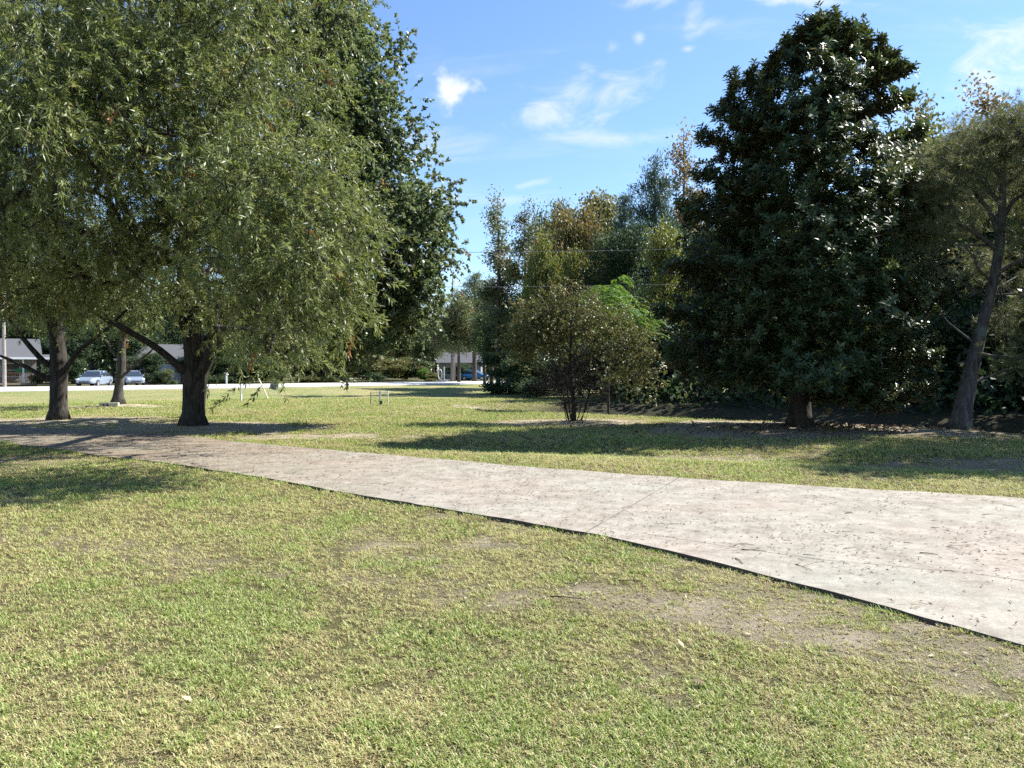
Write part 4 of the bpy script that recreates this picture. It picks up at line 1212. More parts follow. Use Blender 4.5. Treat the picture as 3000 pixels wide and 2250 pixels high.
for k, ((px, top, Y, hw), lab) in enumerate(zip(far, far_lab)):
    W_('broad', px, top, Y, hw, ('wood_dark', 'wood_green' if k < 10 else 'wood_dark')[k % 2], lab, group='trees beyond the road')
for (px, top, Y, hw, mat, label) in ((900, 1042, 97, 60, 'wood_olive', 'olive bush beyond the road under the pear foliage'), (985, 1030, 99, 70, 'wood_dark', 'dark bush beyond the road right of the olive bush'), (1090, 1020, 102, 70, 'wood_olive', 'brownish bush beyond the road at the pear tree edge'),
                                     (740, 1030, 92, 80, 'wood_dark', 'dark bush beyond the road above the yard sign'), (620, 1030, 88, 80, 'wood_dark', 'dark bush beyond the road beside the big oak trunk'), (1180, 1030, 106, 55, 'wood_green', 'green bush beyond the road at the right edge of the pear'),
                                     (1242, 1068, 104, 16, 'bright_leaf', 'small bright green conical bush beside the white hoop'), (1340, 1056, 112, 40, 'wood_dark', 'dark shrub hiding part of the far pale house'), (1268, 1088, 103, 22, 'wood_olive', 'low olive shrub in front of the white hoop'),
                                     (455, 1078, 80, 26, 'wood_dark', 'rounded dark shrub right of the second silver car'), (487, 1074, 79, 22, 'wood_green', 'lighter rounded shrub in front of the brick house'),
                                     (165, 1015, 75, 50, 'wood_dark', 'tall dark evergreen between the porch house and the first silver car'), (440, 1020, 84, 45, 'wood_dark', 'tall dark bush in front of the brick house gable'),
                                     (32, 1112, 76, 14, 'wood_yellow', 'tiny yellow-green shrub by the porch steps')):
    W_('shrub', px, top, Y, hw, mat, label, group='bushes beyond the road', cat='bush')


# dead snag
g = at(1325, 1115, 98); mb = MB(); bx, by = g[0], 98.0
zt = at(0, 790, 98)[2]
mb.tube([(bx, by, -0.2), (bx + 0.1, by, 5), (bx - 0.1, by, 9.5), (bx + 0.15, by, zt)], [0.28, 0.22, 0.15, 0.04], 8)
mb.tube([(bx, by, 8), (bx - 0.6, by, 9.6), (bx - 1.1, by, 11)], [0.09, 0.06, 0.02], 6)
mb.tube([(bx, by, 9), (bx + 0.7, by, 10.2), (bx + 0.8, by, 11.4)], [0.08, 0.05, 0.02], 6)
mb.tube([(bx, by, 10), (bx - 0.5, by, 10.8), (bx - 0.5, by, 12)], [0.06, 0.04, 0.015], 6)
tag(mb.build('dead_tree', M['snag'], smooth=True), 'bare grey dead tree spike against the sky by the pear', 'tree')


# dense far woods that read as one mass, and the tangle inside the near wood
def mass(name, label, n, fn, size, mat, seed):
    rng = np.random.default_rng(seed)
    P = fn(rng, n)
    D = unit(rng.normal(size=P.shape)); tn = np.clip(fbm(P[:, 0] * 0.3, P[:, 2] * 0.5 + P[:, 1] * 0.2, 5, 3) + rng.normal(0, 0.15, len(P)), 0, 1)
    V, tn = leaves(rng, P, D, up_normals(rng, len(P), 0.6), size[0], size[1], 0.1, tn, 0.5)
    tag(link(name, soup(name, V, 4, tn), M[mat]), label, kind='stuff')


def far_fn(rng, n):
    a = R(-60) + R(115) * rng.random(n); r = 150 + 40 * rng.random(n)
    hmax = 10 + 9 * fbm(np.degrees(a) * 0.5, np.zeros(n), 4, 4)
    return np.stack([np.sin(a) * r, np.cos(a) * r, rng.random(n) ** 0.8 * hmax], -1)


def under_fn(rng, n):
    s = 7.6 + 36 * rng.random(n) ** 1.2; l = -2.0 + 62 * rng.random(n)
    xy = np.outer(s, CREST_N) + np.outer(l, CREST_T) + np.array((0, 29.5))
    h = 0.15 + np.clip((s - 6) / 4, 0, 1) * (0.85 + 5.5 * fbm(xy[:, 0] * 0.35, xy[:, 1] * 0.35, 3, 3) ** 1.5)
    zz = terrain(xy[:, 0], xy[:, 1]) + rng.random(n) ** 1.2 * h
    return np.stack([xy[:, 0], xy[:, 1], zz], -1)


mass('far_woods', 'distant woods closing the view behind everything', 30000, far_fn, (1.7, 1.1), 'wood_dark', 71)
mass('undergrowth', 'tangled dark undergrowth filling the wood behind the lawn', 42000, under_fn, (0.32, 0.19), 'wood_dark', 72)


# ------------------------------------------------------------------ grass, litter, twigs
def tuft_mesh(name, seed, p_green, flat, h, red=0.0):
    """a palm-sized tuft of bent blades"""
    rng = np.random.default_rng(seed)
    V = []; F = []; tn = []
    for k in range(17):
        a = rng.random() * 6.283; r = 0.034 * math.sqrt(rng.random())
        p = np.array((math.cos(a) * r, math.sin(a) * r, -0.004))
        g = rng.random() < p_green
        b = rng.random() * 6.283
        t0 = (0.25 + 0.6 * rng.random()) if g else (0.6 + 0.75 * rng.random()) * flat
        t1 = min(1.55, t0 + 0.3 + 0.5 * rng.random())
        L_ = h * (0.55 + 0.8 * rng.random()); w = 0.0017 + 0.0012 * rng.random()
        hd = np.array((math.cos(b), math.sin(b), 0)); sd = np.array((-math.sin(b), math.cos(b), 0))
        m = p + (hd * math.sin(t0) + np.array((0, 0, math.cos(t0)))) * L_ * 0.55
        e = m + (hd * math.sin(t1) + np.array((0, 0, math.cos(t1)))) * L_ * 0.45 + sd * rng.normal() * 0.004
        o = len(V); V += [p - sd * w, p + sd * w, m + sd * w * 0.85, m - sd * w * 0.85, e]
        F += [(o, o + 1, o + 2, o + 3), (o + 3, o + 2, o + 4)]
        c = (0.52 + 0.46 * min(1, max(0, rng.normal(0.5, 0.27)))) if g else (0.10 * rng.random() if rng.random() < red else 0.08 + 0.40 * min(1, max(0, rng.normal(0.5, 0.3))))
        tn += [c, c]
    me = bpy.data.meshes.new(name); me.from_pydata([tuple(v) for v in V], [], F)
    at_ = me.attributes.new('tint', 'FLOAT', 'FACE'); at_.data.foreach_set('value', np.array(tn, np.float32))
    me.update()
    return me


def grass():
    rng = np.random.default_rng(81)
    m = leafmat('grass_blade', [(0, (0.20, 0.11, 0.06)), (0.12, (0.32, 0.25, 0.11)), (0.30, (0.53, 0.465, 0.225)), (0.48, (0.72, 0.655, 0.37)), (0.52, (0.10, 0.150, 0.028)), (0.75, (0.25, 0.325, 0.080)), (1.0, (0.47, 0.52, 0.20))], 0.55, 0.30, 0.35)
    kinds = [('green', 0.72, 0.95, 0.040, 0), ('mixed', 0.46, 1.0, 0.038, 0), ('straw', 0.20, 1.05, 0.037, 0.05), ('rusty', 0.12, 1.0, 0.034, 0.6)]
    src = []
    for q, (nm, pg, fl, h, rd) in enumerate(kinds):
        me = tuft_mesh('tuft_' + nm, 200 + q, pg, fl, h, rd); me.materials.append(m)
        src.append(bpy.data.objects.new('tuft_' + nm, me))
    n = 150000
    k = 0.40; d0, d1 = 1.8, 42.0
    u = rng.random(n); d = (d0 ** k + u * (d1 ** k - d0 ** k)) ** (1 / k)
    x = (rng.random(n) * 2 - 1) * (0.74 * d + 1.4); y = d.copy()
    ne_ = 2600        # turf creeping over the front edge of the slab
    te = 2.0 + 7.5 * rng.random(ne_); pe = catmull(PN, te); tg = unit(catmull(PN, te + 0.01) - pe); off = (-0.015 + 0.11 * rng.random(ne_) ** 1.4)
    x[:ne_] = pe[:, 0] + tg[:, 1] * -off * -1; y[:ne_] = pe[:, 1] - tg[:, 0] * -off * -1
    d[:ne_] = y[:ne_]
    s, l = crest_sl(x, y)
    dirt = dirt_mask(x, y); g = green_mask(x, y)
    edge = np.zeros(n, bool); edge[:ne_] = True
    ok = (~in_poly(x, y, DRIVE_POLY)) & (rng.random(n) > dirt * 0.86) & ~((s > 1.0) & (l > -4)) & (road_s(x, y) > 1.0)
    x, y, d, g, dirt, edge = x[ok], y[ok], d[ok], g[ok], dirt[ok], edge[ok]; n = len(x)
    patchy = fbm(x * 5, y * 5, 14, 2)
    dry = sstep(0.48, 0.66, fbm(x * 1.1, y * 1.1, 123, 4)); red = sstep(0.62, 0.72, fbm(x * 2.1, y * 2.1, 145, 3)) * (d < 14)
    v = 0.385 + 0.46 * (g - 0.45) + (patchy - 0.5) * 0.8 - 0.32 * dry - 0.35 * dirt + rng.normal(0, 0.18, n) + 0.35 * edge * (fbm(x * 0.9, y * 0.9, 88, 3) > 0.5)
    kind = np.where(v > 0.56, 0, np.where(v > 0.36, 1, 2))
    kind = np.where((rng.random(n) < 0.5 * red) & (kind > 0), 3, kind)
    far = np.maximum(1, d / 5.0)
    sc = (0.65 + 0.6 * rng.random(n)) * (0.75 + 0.5 * patchy) * far ** 0.55 * (1 - 0.45 * dirt)
    sc = np.where(edge & (rng.random(n) < 0.12), sc * 1.6, sc)
    z = terrain(x, y) + edge_bump(x, y)
    me = bpy.data.meshes.new('grass')
    me.vertices.add(n); me.vertices.foreach_set('co', np.stack([x, y, z], -1).astype(np.float32).ravel())
    for nm, ty, arr in (('size', 'FLOAT', sc), ('kind_id', 'INT', kind), ('turn', 'FLOAT', rng.random(n) * 6.283)):
        a = me.attributes.new(nm, ty, 'POINT'); a.data.foreach_set('value', arr.astype(np.float32 if ty == 'FLOAT' else np.int32))
    me.update()
    o = link('grass', me)
    tag(o, 'short mown grass, half green and half dry straw', kind='stuff')
    ng = bpy.data.node_groups.new('grass_tufts', 'GeometryNodeTree')
    ng.interface.new_socket('Geometry', in_out='INPUT', socket_type='NodeSocketGeometry'); ng.interface.new_socket('Geometry', in_out='OUTPUT', socket_type='NodeSocketGeometry')
    N = ng.nodes.new; L = ng.links.new
    gi = N('NodeGroupInput'); go = N('NodeGroupOutput'); join = N('GeometryNodeJoinGeometry')

    def named(nm, ty):
        a = N('GeometryNodeInputNamedAttribute'); a.data_type = ty; a.inputs['Name'].default_value = nm; return a.outputs[0]
    rot = N('ShaderNodeCombineXYZ'); L(named('turn', 'FLOAT'), rot.inputs[2]); kd = named('kind_id', 'INT'); sz = named('size', 'FLOAT')
    for q, so in enumerate(src):
        cmp_ = N('FunctionNodeCompare'); cmp_.data_type = 'INT'; cmp_.operation = 'EQUAL'
        ia = [i_ for i_ in cmp_.inputs if i_.enabled and i_.name == 'A'][0]; ib = [i_ for i_ in cmp_.inputs if i_.enabled and i_.name == 'B'][0]
        L(kd, ia); ib.default_value = q
        oi = N('GeometryNodeObjectInfo'); oi.inputs['Object'].default_value = so; oi.inputs['As Instance'].default_value = True
        ip = N('GeometryNodeInstanceOnPoints')
        L(gi.outputs[0], ip.inputs['Points']); L(cmp_.outputs[0], ip.inputs['Selection']); L(oi.outputs['Geometry'], ip.inputs['Instance'])
        L(rot.outputs[0], ip.inputs['Rotation']); L(sz, ip.inputs['Scale']); L(ip.outputs[0], join.inputs[0])
    L(join.outputs[0], go.inputs[0])
    md = o.modifiers.new('tufts', 'NODES'); md.node_group = ng


grass()


def litter():
    rng = np.random.default_rng(82)
    P = []; kinds = []
    # oak leaves on the driveway, thick at its far left end, thin towards the right
    n = 18000
    t = 2.0 + 8.6 * rng.random(n); u = 0.02 + 0.96 * rng.random(n)
    a = catmull(PN, t); b = catmull(PF, t); p = a + (b - a) * u[:, None]
    dens = np.interp(t, [2, 4.5, 5.5, 7, 10.6], [0.28, 0.36, 0.55, 0.9, 1.0]) * sstep(0.22, 0.60, fbm(p[:, 0] * 1.1, p[:, 1] * 1.1, 19, 4))
    ok = rng.random(n) < dens * 1.2
    p = p[ok]; P.append(np.stack([p[:, 0], p[:, 1], drive_z(p[:, 0], p[:, 1]) + 0.006], -1)); kinds.append(np.full(len(p), 0.5))
    # on the lawn, thick where the ground is bare
    n = 60000
    d = (1.9 ** 0.8 + rng.random(n) * (30 ** 0.8 - 1.9 ** 0.8)) ** (1 / 0.8)
    x = (rng.random(n) * 2 - 1) * (0.74 * d + 0.9); y = d
    dm = dirt_mask(x, y)
    s, l = crest_sl(x, y)
    ok = ~in_poly(x, y, DRIVE_POLY) & (rng.random(n) < 0.05 + 0.75 * dm) & (s < 1)
    x, y = x[ok], y[ok]
    P.append(np.stack([x, y, terrain(x, y) + 0.012], -1)); kinds.append(np.full(len(x), 0.5))
    P = np.vstack(P); n = len(P)
    a = rng.random(n) * 6.283
    D = np.stack([np.cos(a), np.sin(a), rng.normal(0, 0.12, n)], -1)
    Nn = unit(np.stack([rng.normal(0, 0.35, n), rng.normal(0, 0.35, n), np.ones(n)], -1))
    big = np.maximum(1, P[:, 1] / 9)
    V, tn = leaves(rng, P, D, Nn, 0.05, 0.011, 0.25, rng.random(n), 0.5, -0.1)
    m = leafmat('dry_leaf', [(0, (0.065, 0.046, 0.032)), (0.45, (0.17, 0.122, 0.076)), (0.8, (0.32, 0.24, 0.15)), (1, (0.45, 0.38, 0.26))], 0.7, 0.1, 0.2)
    tag(link('leaf_litter', soup('leaf_litter', V, 4, tn), m), 'scattered dry brown leaves on driveway and bare ground', kind='stuff')
    # big curled leaves dropped by the magnolia
    n = 800
    g = TREE_MOUNDS[4]; g5 = TREE_MOUNDS[5]
    x = g[0] + rng.normal(0, 2.6, n) + 1.2; y = g[1] - 0.4 + rng.normal(0, 0.9, n)
    P = np.stack([x, y, terrain(x, y) + 0.02], -1); a = rng.random(n) * 6.283
    D = np.stack([np.cos(a), np.sin(a), rng.normal(0, 0.3, n)], -1)
    Nn = unit(np.stack([rng.normal(0, 0.6, n), rng.normal(0, 0.6, n), np.ones(n)], -1))
    V, tn = leaves(rng, P, D, Nn, 0.13, 0.06, 0.3, 0.5 * rng.random(n), 0.5, -0.2)
    tag(link('magnolia_litter', soup('magnolia_litter', V, 4, tn), m), 'large curled brown leaves lying under the magnolia', kind='stuff')
    # a few leaves lying alone on the grass close to the camera
    tips = [(1185, 1815), (1270, 1845), (560, 2060), (2080, 2010), (2010, 1905), (1370, 1760), (300, 1960), (820, 2130)]
    for k, (px, py) in enumerate(tips):
        q = ground_pt(px, py, 0.02); aa = rng.random() * 6.28
        Dq = np.array([[math.cos(aa), math.sin(aa), 0.15]]); Vq, _ = leaves(rng, np.zeros((1, 3)), Dq, np.array([[0.2, -0.1, 1.0]]), 0.085, 0.035, 0.3, np.array([0.9]), 0.5, -0.15)
        o = link('fallen_leaf', soup('fallen_leaf', Vq, 4, [0.95 if k % 3 else 0.25]), m); o.location = (q[0], q[1], gz(q[0], q[1]) + 0.014)
        tag(o, ('pale dry leaf on the grass left of the long dark stick', 'dry leaf just below the pale leaf left of the long dark stick', 'dry leaf on the green grass low in the left half', 'dark dry leaf on the grass under the bare track', 'dry leaf at the lower rim of the bare track', 'dry leaf on the grass midway between driveway and bottom edge', 'dry leaf nearest the left edge of the foreground grass', 'dry leaf nearest the bottom edge of the foreground grass')[k], 'leaf', 'single dry leaves on the near lawn')


litter()

M['twig'] = plain('twig_bark', (0.10, 0.07, 0.05), 0.9, vary=0.35, scale=30)


def twig(px0, py0, px1, py1, r, label, group=None, on_drive=True, fork=False):
    zt = DRIVE_TOP if on_drive else 0.015
    a = ground_pt(px0, py0, zt); b = ground_pt(px1, py1, zt)
    f = (lambda q: float(drive_z(np.array([q[0]]), np.array([q[1]]))[0])) if on_drive else (lambda q: gz(q[0], q[1]) + 0.02)
    rnd = random.Random(int(px0 * 7 + py0)); m = (a + b) / 2
    c = Vector((m[0], m[1], f(m)))
    mb = MB()
    L_ = np.linalg.norm(b - a)
    pts = []
    for k in range(6):
        t = k / 5; q = a + (b - a) * t
        pts.append((q[0] + rnd.uniform(-1, 1) * 0.03 * L_ - c.x, q[1] + rnd.uniform(-1, 1) * 0.03 * L_ - c.y, f(q) + r * 0.9 + 0.004 * math.sin(t * 3.1) - c.z))
    mb.tube(pts, [r * (1 - 0.5 * k / 5) for k in range(6)], 6)
    if fork:
        p = Vector(pts[2]); e = p + Vector((rnd.uniform(-0.1, 0.1) * 2, rnd.uniform(-0.1, 0.1), 0.01))
        mb.tube([p, (p + e) / 2 + Vector((0.01, 0, 0.01)), e], [r * 0.6, r * 0.45, r * 0.25], 5)
    o = mb.build('twig', M['twig'], smooth=True); o.location = c
    tag(o, label, 'twig', group)


twig(2175, 1614, 2248, 1619, 0.0042, 'longest brown stick lying on the near half of the driveway', fork=True)
twig(2162, 1598, 2150, 1606, 0.0042, 'short thick stick beside the longest stick on the driveway')
twig(2170, 1597, 2214, 1600, 0.0036, 'straight stick just behind the longest stick on the driveway')
twig(2158, 1640, 2182, 1657, 0.0048, 'thick stubby stick near the front edge of the driveway')
twig(2335, 1659, 2385, 1678, 0.0030, 'forked thin stick beside the long joint in the driveway', fork=True)
twig(1957, 1537, 2008, 1538, 0.0036, 'straight stick right of the cross joint in the driveway')
twig(2700, 1625, 2755, 1631, 0.005, 'thin stick alone on the right half of the driveway')
twig(2480, 1505, 2502, 1504, 0.006, 'small stick near the far edge of the driveway at right')
twig(1815, 1712, 1885, 1711, 0.005, 'pale stick lying on the grass in front of the driveway', on_drive=False)
twig(1615, 1760, 1720, 1770, 0.006, 'long dark stick lying on the grass beside the bare track', on_drive=False)
rt = random.Random(9)
for k in range(46):
    t = 2.6 + 5.6 * rt.random(); u = 0.08 + 0.84 * rt.random()
    p = catmull(PN, t) + (catmull(PF, t) - catmull(PN, t)) * u
    ang = rt.gauss(0.0, 0.5); L_ = 0.05 + 0.10 * rt.random()
    q = p + np.array((math.cos(ang), math.sin(ang))) * L_
    pr = lambda v: (1500 + FPX * v[0] / v[1], 1082 + FPX * (EYE - DRIVE_TOP) / v[1])
    (x0, y0), (x1, y1) = pr(p), pr(q)
    twig(x0, y0, x1, y1, 0.0018 + 0.0016 * rt.random(), 'short thin dry twig scattered on the pale driveway', 'thin twigs scattered over the driveway')


# ------------------------------------------------------------------ things by the road
M['white'] = plain('white_paint', (0.72, 0.72, 0.70), 0.6, vary=0.06)
M['pvc'] = plain('yellowed_plastic', (0.70, 0.66, 0.45), 0.5, vary=0.1)
M['galv'] = plain('galvanised', (0.52, 0.54, 0.57), 0.45, 0.5, vary=0.1)
M['black'] = plain('black_plastic', (0.02, 0.02, 0.022), 0.6)
M['greyboard'] = plain('grey_board', (0.13, 0.135, 0.13), 0.7, vary=0.15)
M['wallgrey'] = plain('grey_siding', (0.24, 0.24, 0.24), 0.7, vary=0.06)
M['shingle'] = plain('grey_shingle', (0.085, 0.085, 0.09), 0.9, vary=0.15, scale=14)
M['brick'] = plain('red_brick', (0.30, 0.165, 0.115), 0.9, vary=0.25, scale=18)
M['redwood'] = plain('reddish_wood', (0.36, 0.155, 0.075), 0.7, vary=0.2)
M['tanwood'] = plain('weathered_wood', (0.32, 0.25, 0.17), 0.8, vary=0.2)
M['glass'] = plain('dark_glass', (0.03, 0.04, 0.05), 0.08, vary=0.2)
M['carsilver'] = plain('silver_car_paint', (0.30, 0.35, 0.42), 0.25, 0.35, vary=0.03)
M['carblue'] = plain('blue_car_paint', (0.05, 0.20, 0.42), 0.25, 0.2, vary=0.03)
M['tyre'] = plain('tyre_rubber', (0.02, 0.02, 0.02), 0.85)
M['rim'] = plain('wheel_rim', (0.55, 0.56, 0.58), 0.35, 0.7)
M['lamp_red'] = plain('tail_lamp', (0.35, 0.02, 0.02), 0.3)
M['lamp_white'] = plain('head_lamp', (0.75, 0.77, 0.78), 0.2)
M['green_cloth'] = plain('green_cloth', (0.02, 0.16, 0.05), 0.8)
M['cement'] = plain('pale_cement', (0.42, 0.39, 0.30), 0.9, vary=0.12)
M['pole'] = plain('grey_pole_wood', (0.27, 0.24, 0.21), 0.9, vary=0.25, scale=6)
M['wire'] = plain('wire', (0.16, 0.16, 0.17), 0.5)
M['orange'] = plain('orange_tape', (0.70, 0.16, 0.06), 0.6)

# upright marker post, grey above and white below
g = ground_pt(706, 1177); g[2] = gz(*g[:2]); r = empty('marker_post', tuple(g)); tag(r, 'slim upright marker post, grey above and white below, near the road', 'post')
MB().tube([(0, 0, -0.1), (0, 0, 0.38)], 0.045, 10).build('lower_tube', M['white'], r)
MB().tube([(0, 0, 0.38), (-0.02, 0, 0.86)], 0.035, 10).build('upper_tube', M['galv'], r)
MB().tube([(-0.02, 0, 0.86), (-0.02, 0, 0.885)], 0.04, 10).build('cap', M['greyboard'], r)
# leaning pole
g = ground_pt(787, 1171); g[2] = gz(*g[:2]); top = at(757, 1108, g[1]); r = empty('leaning_pole', tuple(g)); tag(r, 'yellowish plastic pole leaning left in front of the yard sign', 'pole')
e = top - g
MB().tube([(0, 0, -0.05), tuple(e * 0.5), tuple(e)], 0.035, 10).build('tube', M['pvc'], r)
MB().tube([(0, 0, -0.06), (0, 0, 0.06)], 0.075, 12).build('foot', M['pvc'], r)
# tilted yard sign, seen from behind
g = np.array(((790 - 1500) / FPX * 52, 52.0, 0)); g[2] = gz(*g[:2]); r = empty('yard_sign', tuple(g)); r.rotation_euler = (R(-8), R(13), R(12))
tag(r, 'tilted grey yard sign on thin legs near the road', 'sign')
zb = 1082 - 1140; zb = EYE + (1082 - 1140) / FPX * 52 - g[2]
MB().box(-0.24, 0.24, -0.012, 0.012, zb, zb + 0.62).build('board', M['greyboard'], r)
MB().box(-0.25, 0.25, -0.02, 0.0125, zb + 0.34, zb + 0.37).build('crossbar', M['galv'], r)
for sx in (-0.2, 0.2): MB().tube([(sx, -0.02, -0.25), (sx, -0.02, zb + 0.60)], 0.012, 6).build('leg', M['galv'], r)
# pipe frame
Y = 34.5; g = np.array(((1113 - 1500) / FPX * Y, Y, 0)); g[2] = gz(*g[:2]); r = empty('pipe_frame', tuple(g)); tag(r, 'small white pipe frame with a dark foot on the lawn near the road', 'frame')
MB().box(-0.035, 0.035, -0.035, 0.035, -0.1, 0.66).build('post', M['galv'], r)
MB().tube([(0.36, 0, -0.1), (0.36, 0, 0.66)], 0.022, 8).build('post', M['white'], r)
MB().tube([(-0.43, 0.1, -0.1), (-0.43, 0.1, 0.60)], 0.018, 8).build('post', M['greyboard'], r)
MB().tube([(-0.43, 0.1, 0.56), (-0.034, 0, 0.58)], 0.009, 6).build('side_bar', M['greyboard'], r)
MB().tube([(0.034, 0, 0.60), (0.35, 0, 0.60)], 0.022, 8).build('top_bar', M['white'], r)
MB().tube([(0.06, -0.06, -0.05), (0.06, -0.06, 0.22)], 0.05, 10).build('valve_box', M['black'], r)
# culvert end
g = ground_pt(306, 1196); r = empty('culvert', (g[0], g[1] + 0.25, gz(g[0], g[1] + 0.25))); tag(r, 'low pale concrete culvert end beside the smaller grey-trunked oak', 'culvert')
MB().box(-0.38, 0.42, 0.0, 0.16, -0.35, 0.17).build('headwall', M['cement'], r, bevel=0.02)
for kx in (-0.18, -0.02):
    MB().tube([(kx, -0.012, 0.07), (kx, 0.02, 0.07)], 0.045, 12).build('pipe_mouth', M['black'], r)
# mailbox beyond the road
g = ground_pt(663, 1128); g = np.array(((663 - 1500) / FPX * 82, 82.0, 0)); r = empty('mailbox', tuple(g)); tag(r, 'white mailbox post standing beyond the road right of the oak trunk', 'mailbox')
MB().box(-0.07, 0.07, -0.07, 0.07, -0.2, 1.0).build('post', M['white'], r)
mb = MB(); mb.prism([(-0.13, 1.0), (0.13, 1.0), (0.13, 1.15), (0.07, 1.24), (-0.07, 1.24), (-0.13, 1.15)], -0.3, 0.25); mb.build('box', M['white'], r)
# striped marker stake by the ditch
Y = 38.5; g = np.array(((1952 - 1500) / FPX * Y, Y, 0)); g[2] = gz(*g[:2]); r = empty('marker_stake', tuple(g)); tag(r, 'thin leaning stake banded orange and white at the edge of the wood', 'stake')
z1 = EYE + (1082 - 1126) / FPX * Y - g[2]
for k in range(14):
    a, b = k / 14, (k + 0.92) / 14
    P = lambda t: (-0.13 * t - 0.03 * math.sin(t * 3), 0, z1 * t)
    MB().tube([P(a), P(b)], 0.020, 8).build('band', M['orange'] if k % 2 else M['white'], r)


def utility_pole(x, y, h, label):
    r = empty('utility_pole', (x, y, gz(x, y))); tag(r, label, 'pole', 'poles carrying the wires')
    MB().tube([(0, 0, -0.3), (0, 0, h)], [0.16, 0.11], 12).build('pole', M['pole'], r)
    MB().box(-0.9, 0.9, -0.17, -0.10, h - 0.65, h - 0.53).build('crossarm', M['pole'], r)
    for sx in (-0.8, 0, 0.8): MB().tube([(sx, -0.135, h - 0.53), (sx, -0.135, h - 0.36)], 0.04, 8).build('insulator', M['galv'], r)


P1 = np.array(((13 - 1500) / FPX * 66.5, 66.5)); P2 = np.array((-18.7, 45.2)); P3 = np.array((40.0, 33.5))
utility_pole(P1[0], P1[1], 8.5, 'grey wooden utility pole in front of the porch at the left edge')
utility_pole(P2[0], P2[1], 8.8, 'wooden utility pole hidden behind the trunk and crown of the big oak')
utility_pole(P3[0], P3[1], 8.8, 'wooden utility pole beyond the right edge')


def wire(a, b, sag, label, rad=0.012):
    a = np.array(a, float); b = np.array(b, float); pts = []
    for k in range(25):
        t = k / 24; p = a + (b - a) * t; p[2] -= sag * 4 * t * (1 - t); pts.append(tuple(p))
    tag(MB().tube(pts, rad, 5).build('power_line', M['wire']), label, 'wire', 'overhead wires')


wire((P2[0], P2[1] - 0.1, 8.6), (P3[0], P3[1] - 0.1, 8.7), 0.9, 'upper power line crossing in front of the wood')
wire((P2[0], P2[1] - 0.1, 6.6), (P3[0], P3[1] - 0.1, 6.9), 0.8, 'lower power line crossing in front of the wood')
wire((P1[0], P1[1], 8.2), (P2[0], P2[1], 8.4), 0.8, 'power line over the road between the two left poles')
wire((P2[0], P2[1], 8.0), (-5.7, 112, 5.6), 0.5, 'pale service wire sloping to the far pale house')


# ------------------------------------------------------------------ houses beyond the road
def house_window(x0, x1, z0, z1, yf, parent):
    w = MB().box(x0, x1, yf - 0.04, yf + 0.02, z0, z1).build('window', M['white'], parent)
    t = 0.07; xm = (x0 + x1) / 2; zm = (z0 + z1) / 2
    for (a, b) in ((z0 + t, zm - t / 2), (zm + t / 2, z1 - t)):
        MB().box(x0 + t, x1 - t, yf - 0.052, yf - 0.03, a, b).build('pane', M['glass'], w)


Y0 = 78.0
r = empty('porch_house', (-52.4, 74.0, 0), R(34)); tag(r, 'grey house with white eaves and a railed porch at the left edge', 'house')
MB().box(-8, 5.9, 0, 8, -0.3, 2.85).build('wall', M['wallgrey'], r)
rf = MB().prism([(-0.6, 2.80), (8.6, 2.80), (4.0, 4.75)], -8.5, 6.4, axis='x').build('roof', M['shingle'], r)
MB().box(-8.5, 6.4, -0.66, -0.60, 2.66, 2.87).build('fascia', M['white'], r)
MB().box(2.2, 2.8, 3.2, 3.8, 4.3, 5.3).build('chimney', M['brick'], rf)
house_window(2.9, 4.5, 0.85, 2.2, 0.0, r); house_window(-3.0, -1.6, 0.85, 2.2, 0.0, r); house_window(-6.2, -4.8, 0.85, 2.2, 0.0, r)
dr = MB().box(0.5, 1.45, -0.04, 0.02, 0.3, 2.35).build('door', M['redwood'], r); MB().tube([(1.33, -0.1, 1.3), (1.33, -0.04, 1.3)], 0.03, 8).build('handle', M['galv'], dr)
MB().box(0, 7.2, -2.6, -0.01, 0.1, 0.3).build('porch_deck', M['tanwood'], r)
pr_ = MB(); pr_.add([(-0.3, -3.0, 2.62), (7.7, -3.0, 2.62), (7.7, -0.67, 2.95), (-0.3, -0.67, 2.95), (-0.3, -3.0, 2.74), (7.7, -3.0, 2.74), (7.7, -0.67, 3.07), (-0.3, -0.67, 3.07)], [(0, 3, 2, 1), (4, 5, 6, 7), (0, 1, 5, 4), (1, 2, 6, 5), (2, 3, 7, 6), (3, 0, 4, 7)])
pr_.build('porch_roof', M['shingle'], r)
MB().box(-0.3, 7.7, -3.06, -3.005, 2.56, 2.76).build('fascia', M['white'], r)
for cx in (0.1, 2.4, 4.7, 7.05): MB().box(cx - 0.07, cx + 0.07, -2.55, -2.41, 0.3, 2.63).build('column', M['white'], r)
for (xa, xb) in ((2.5, 4.6), (4.8, 6.95)):
    rl = MB().box(xa, xb, -2.52, -2.45, 1.22, 1.30).build('railing', M['redwood'], r)
    MB().box(xa, xb, -2.51, -2.46, 0.42, 0.48).build('bottom_rail', M['redwood'], rl)
    for k in range(14):
        q = xa + 0.08 + (xb - xa - 0.16) * k / 13; MB().box(q - 0.02, q + 0.02, -2.505, -2.465, 0.48, 1.22).build('baluster', M['redwood'], rl)
for k in range(3): MB().box(0.4, 1.7, -2.95 - 0.3 * k, -2.65 - 0.3 * k, -0.2, 0.20 - 0.09 * k).build('step', M['tanwood'], r)
for sx in (0.35, 1.75):
    MB().tube([(sx, -2.6, 1.15), (sx, -3.6, 0.75)], 0.05, 6).build('stair_rail', M['redwood'], r); MB().box(sx - 0.05, sx + 0.05, -3.65, -3.55, -0.2, 0.8).build('stair_post', M['redwood'], r)
MB().box(4.0, 5.5, -2.40, -2.36, 1.28, 1.65).build('porch_cloth', M['green_cloth'], r)

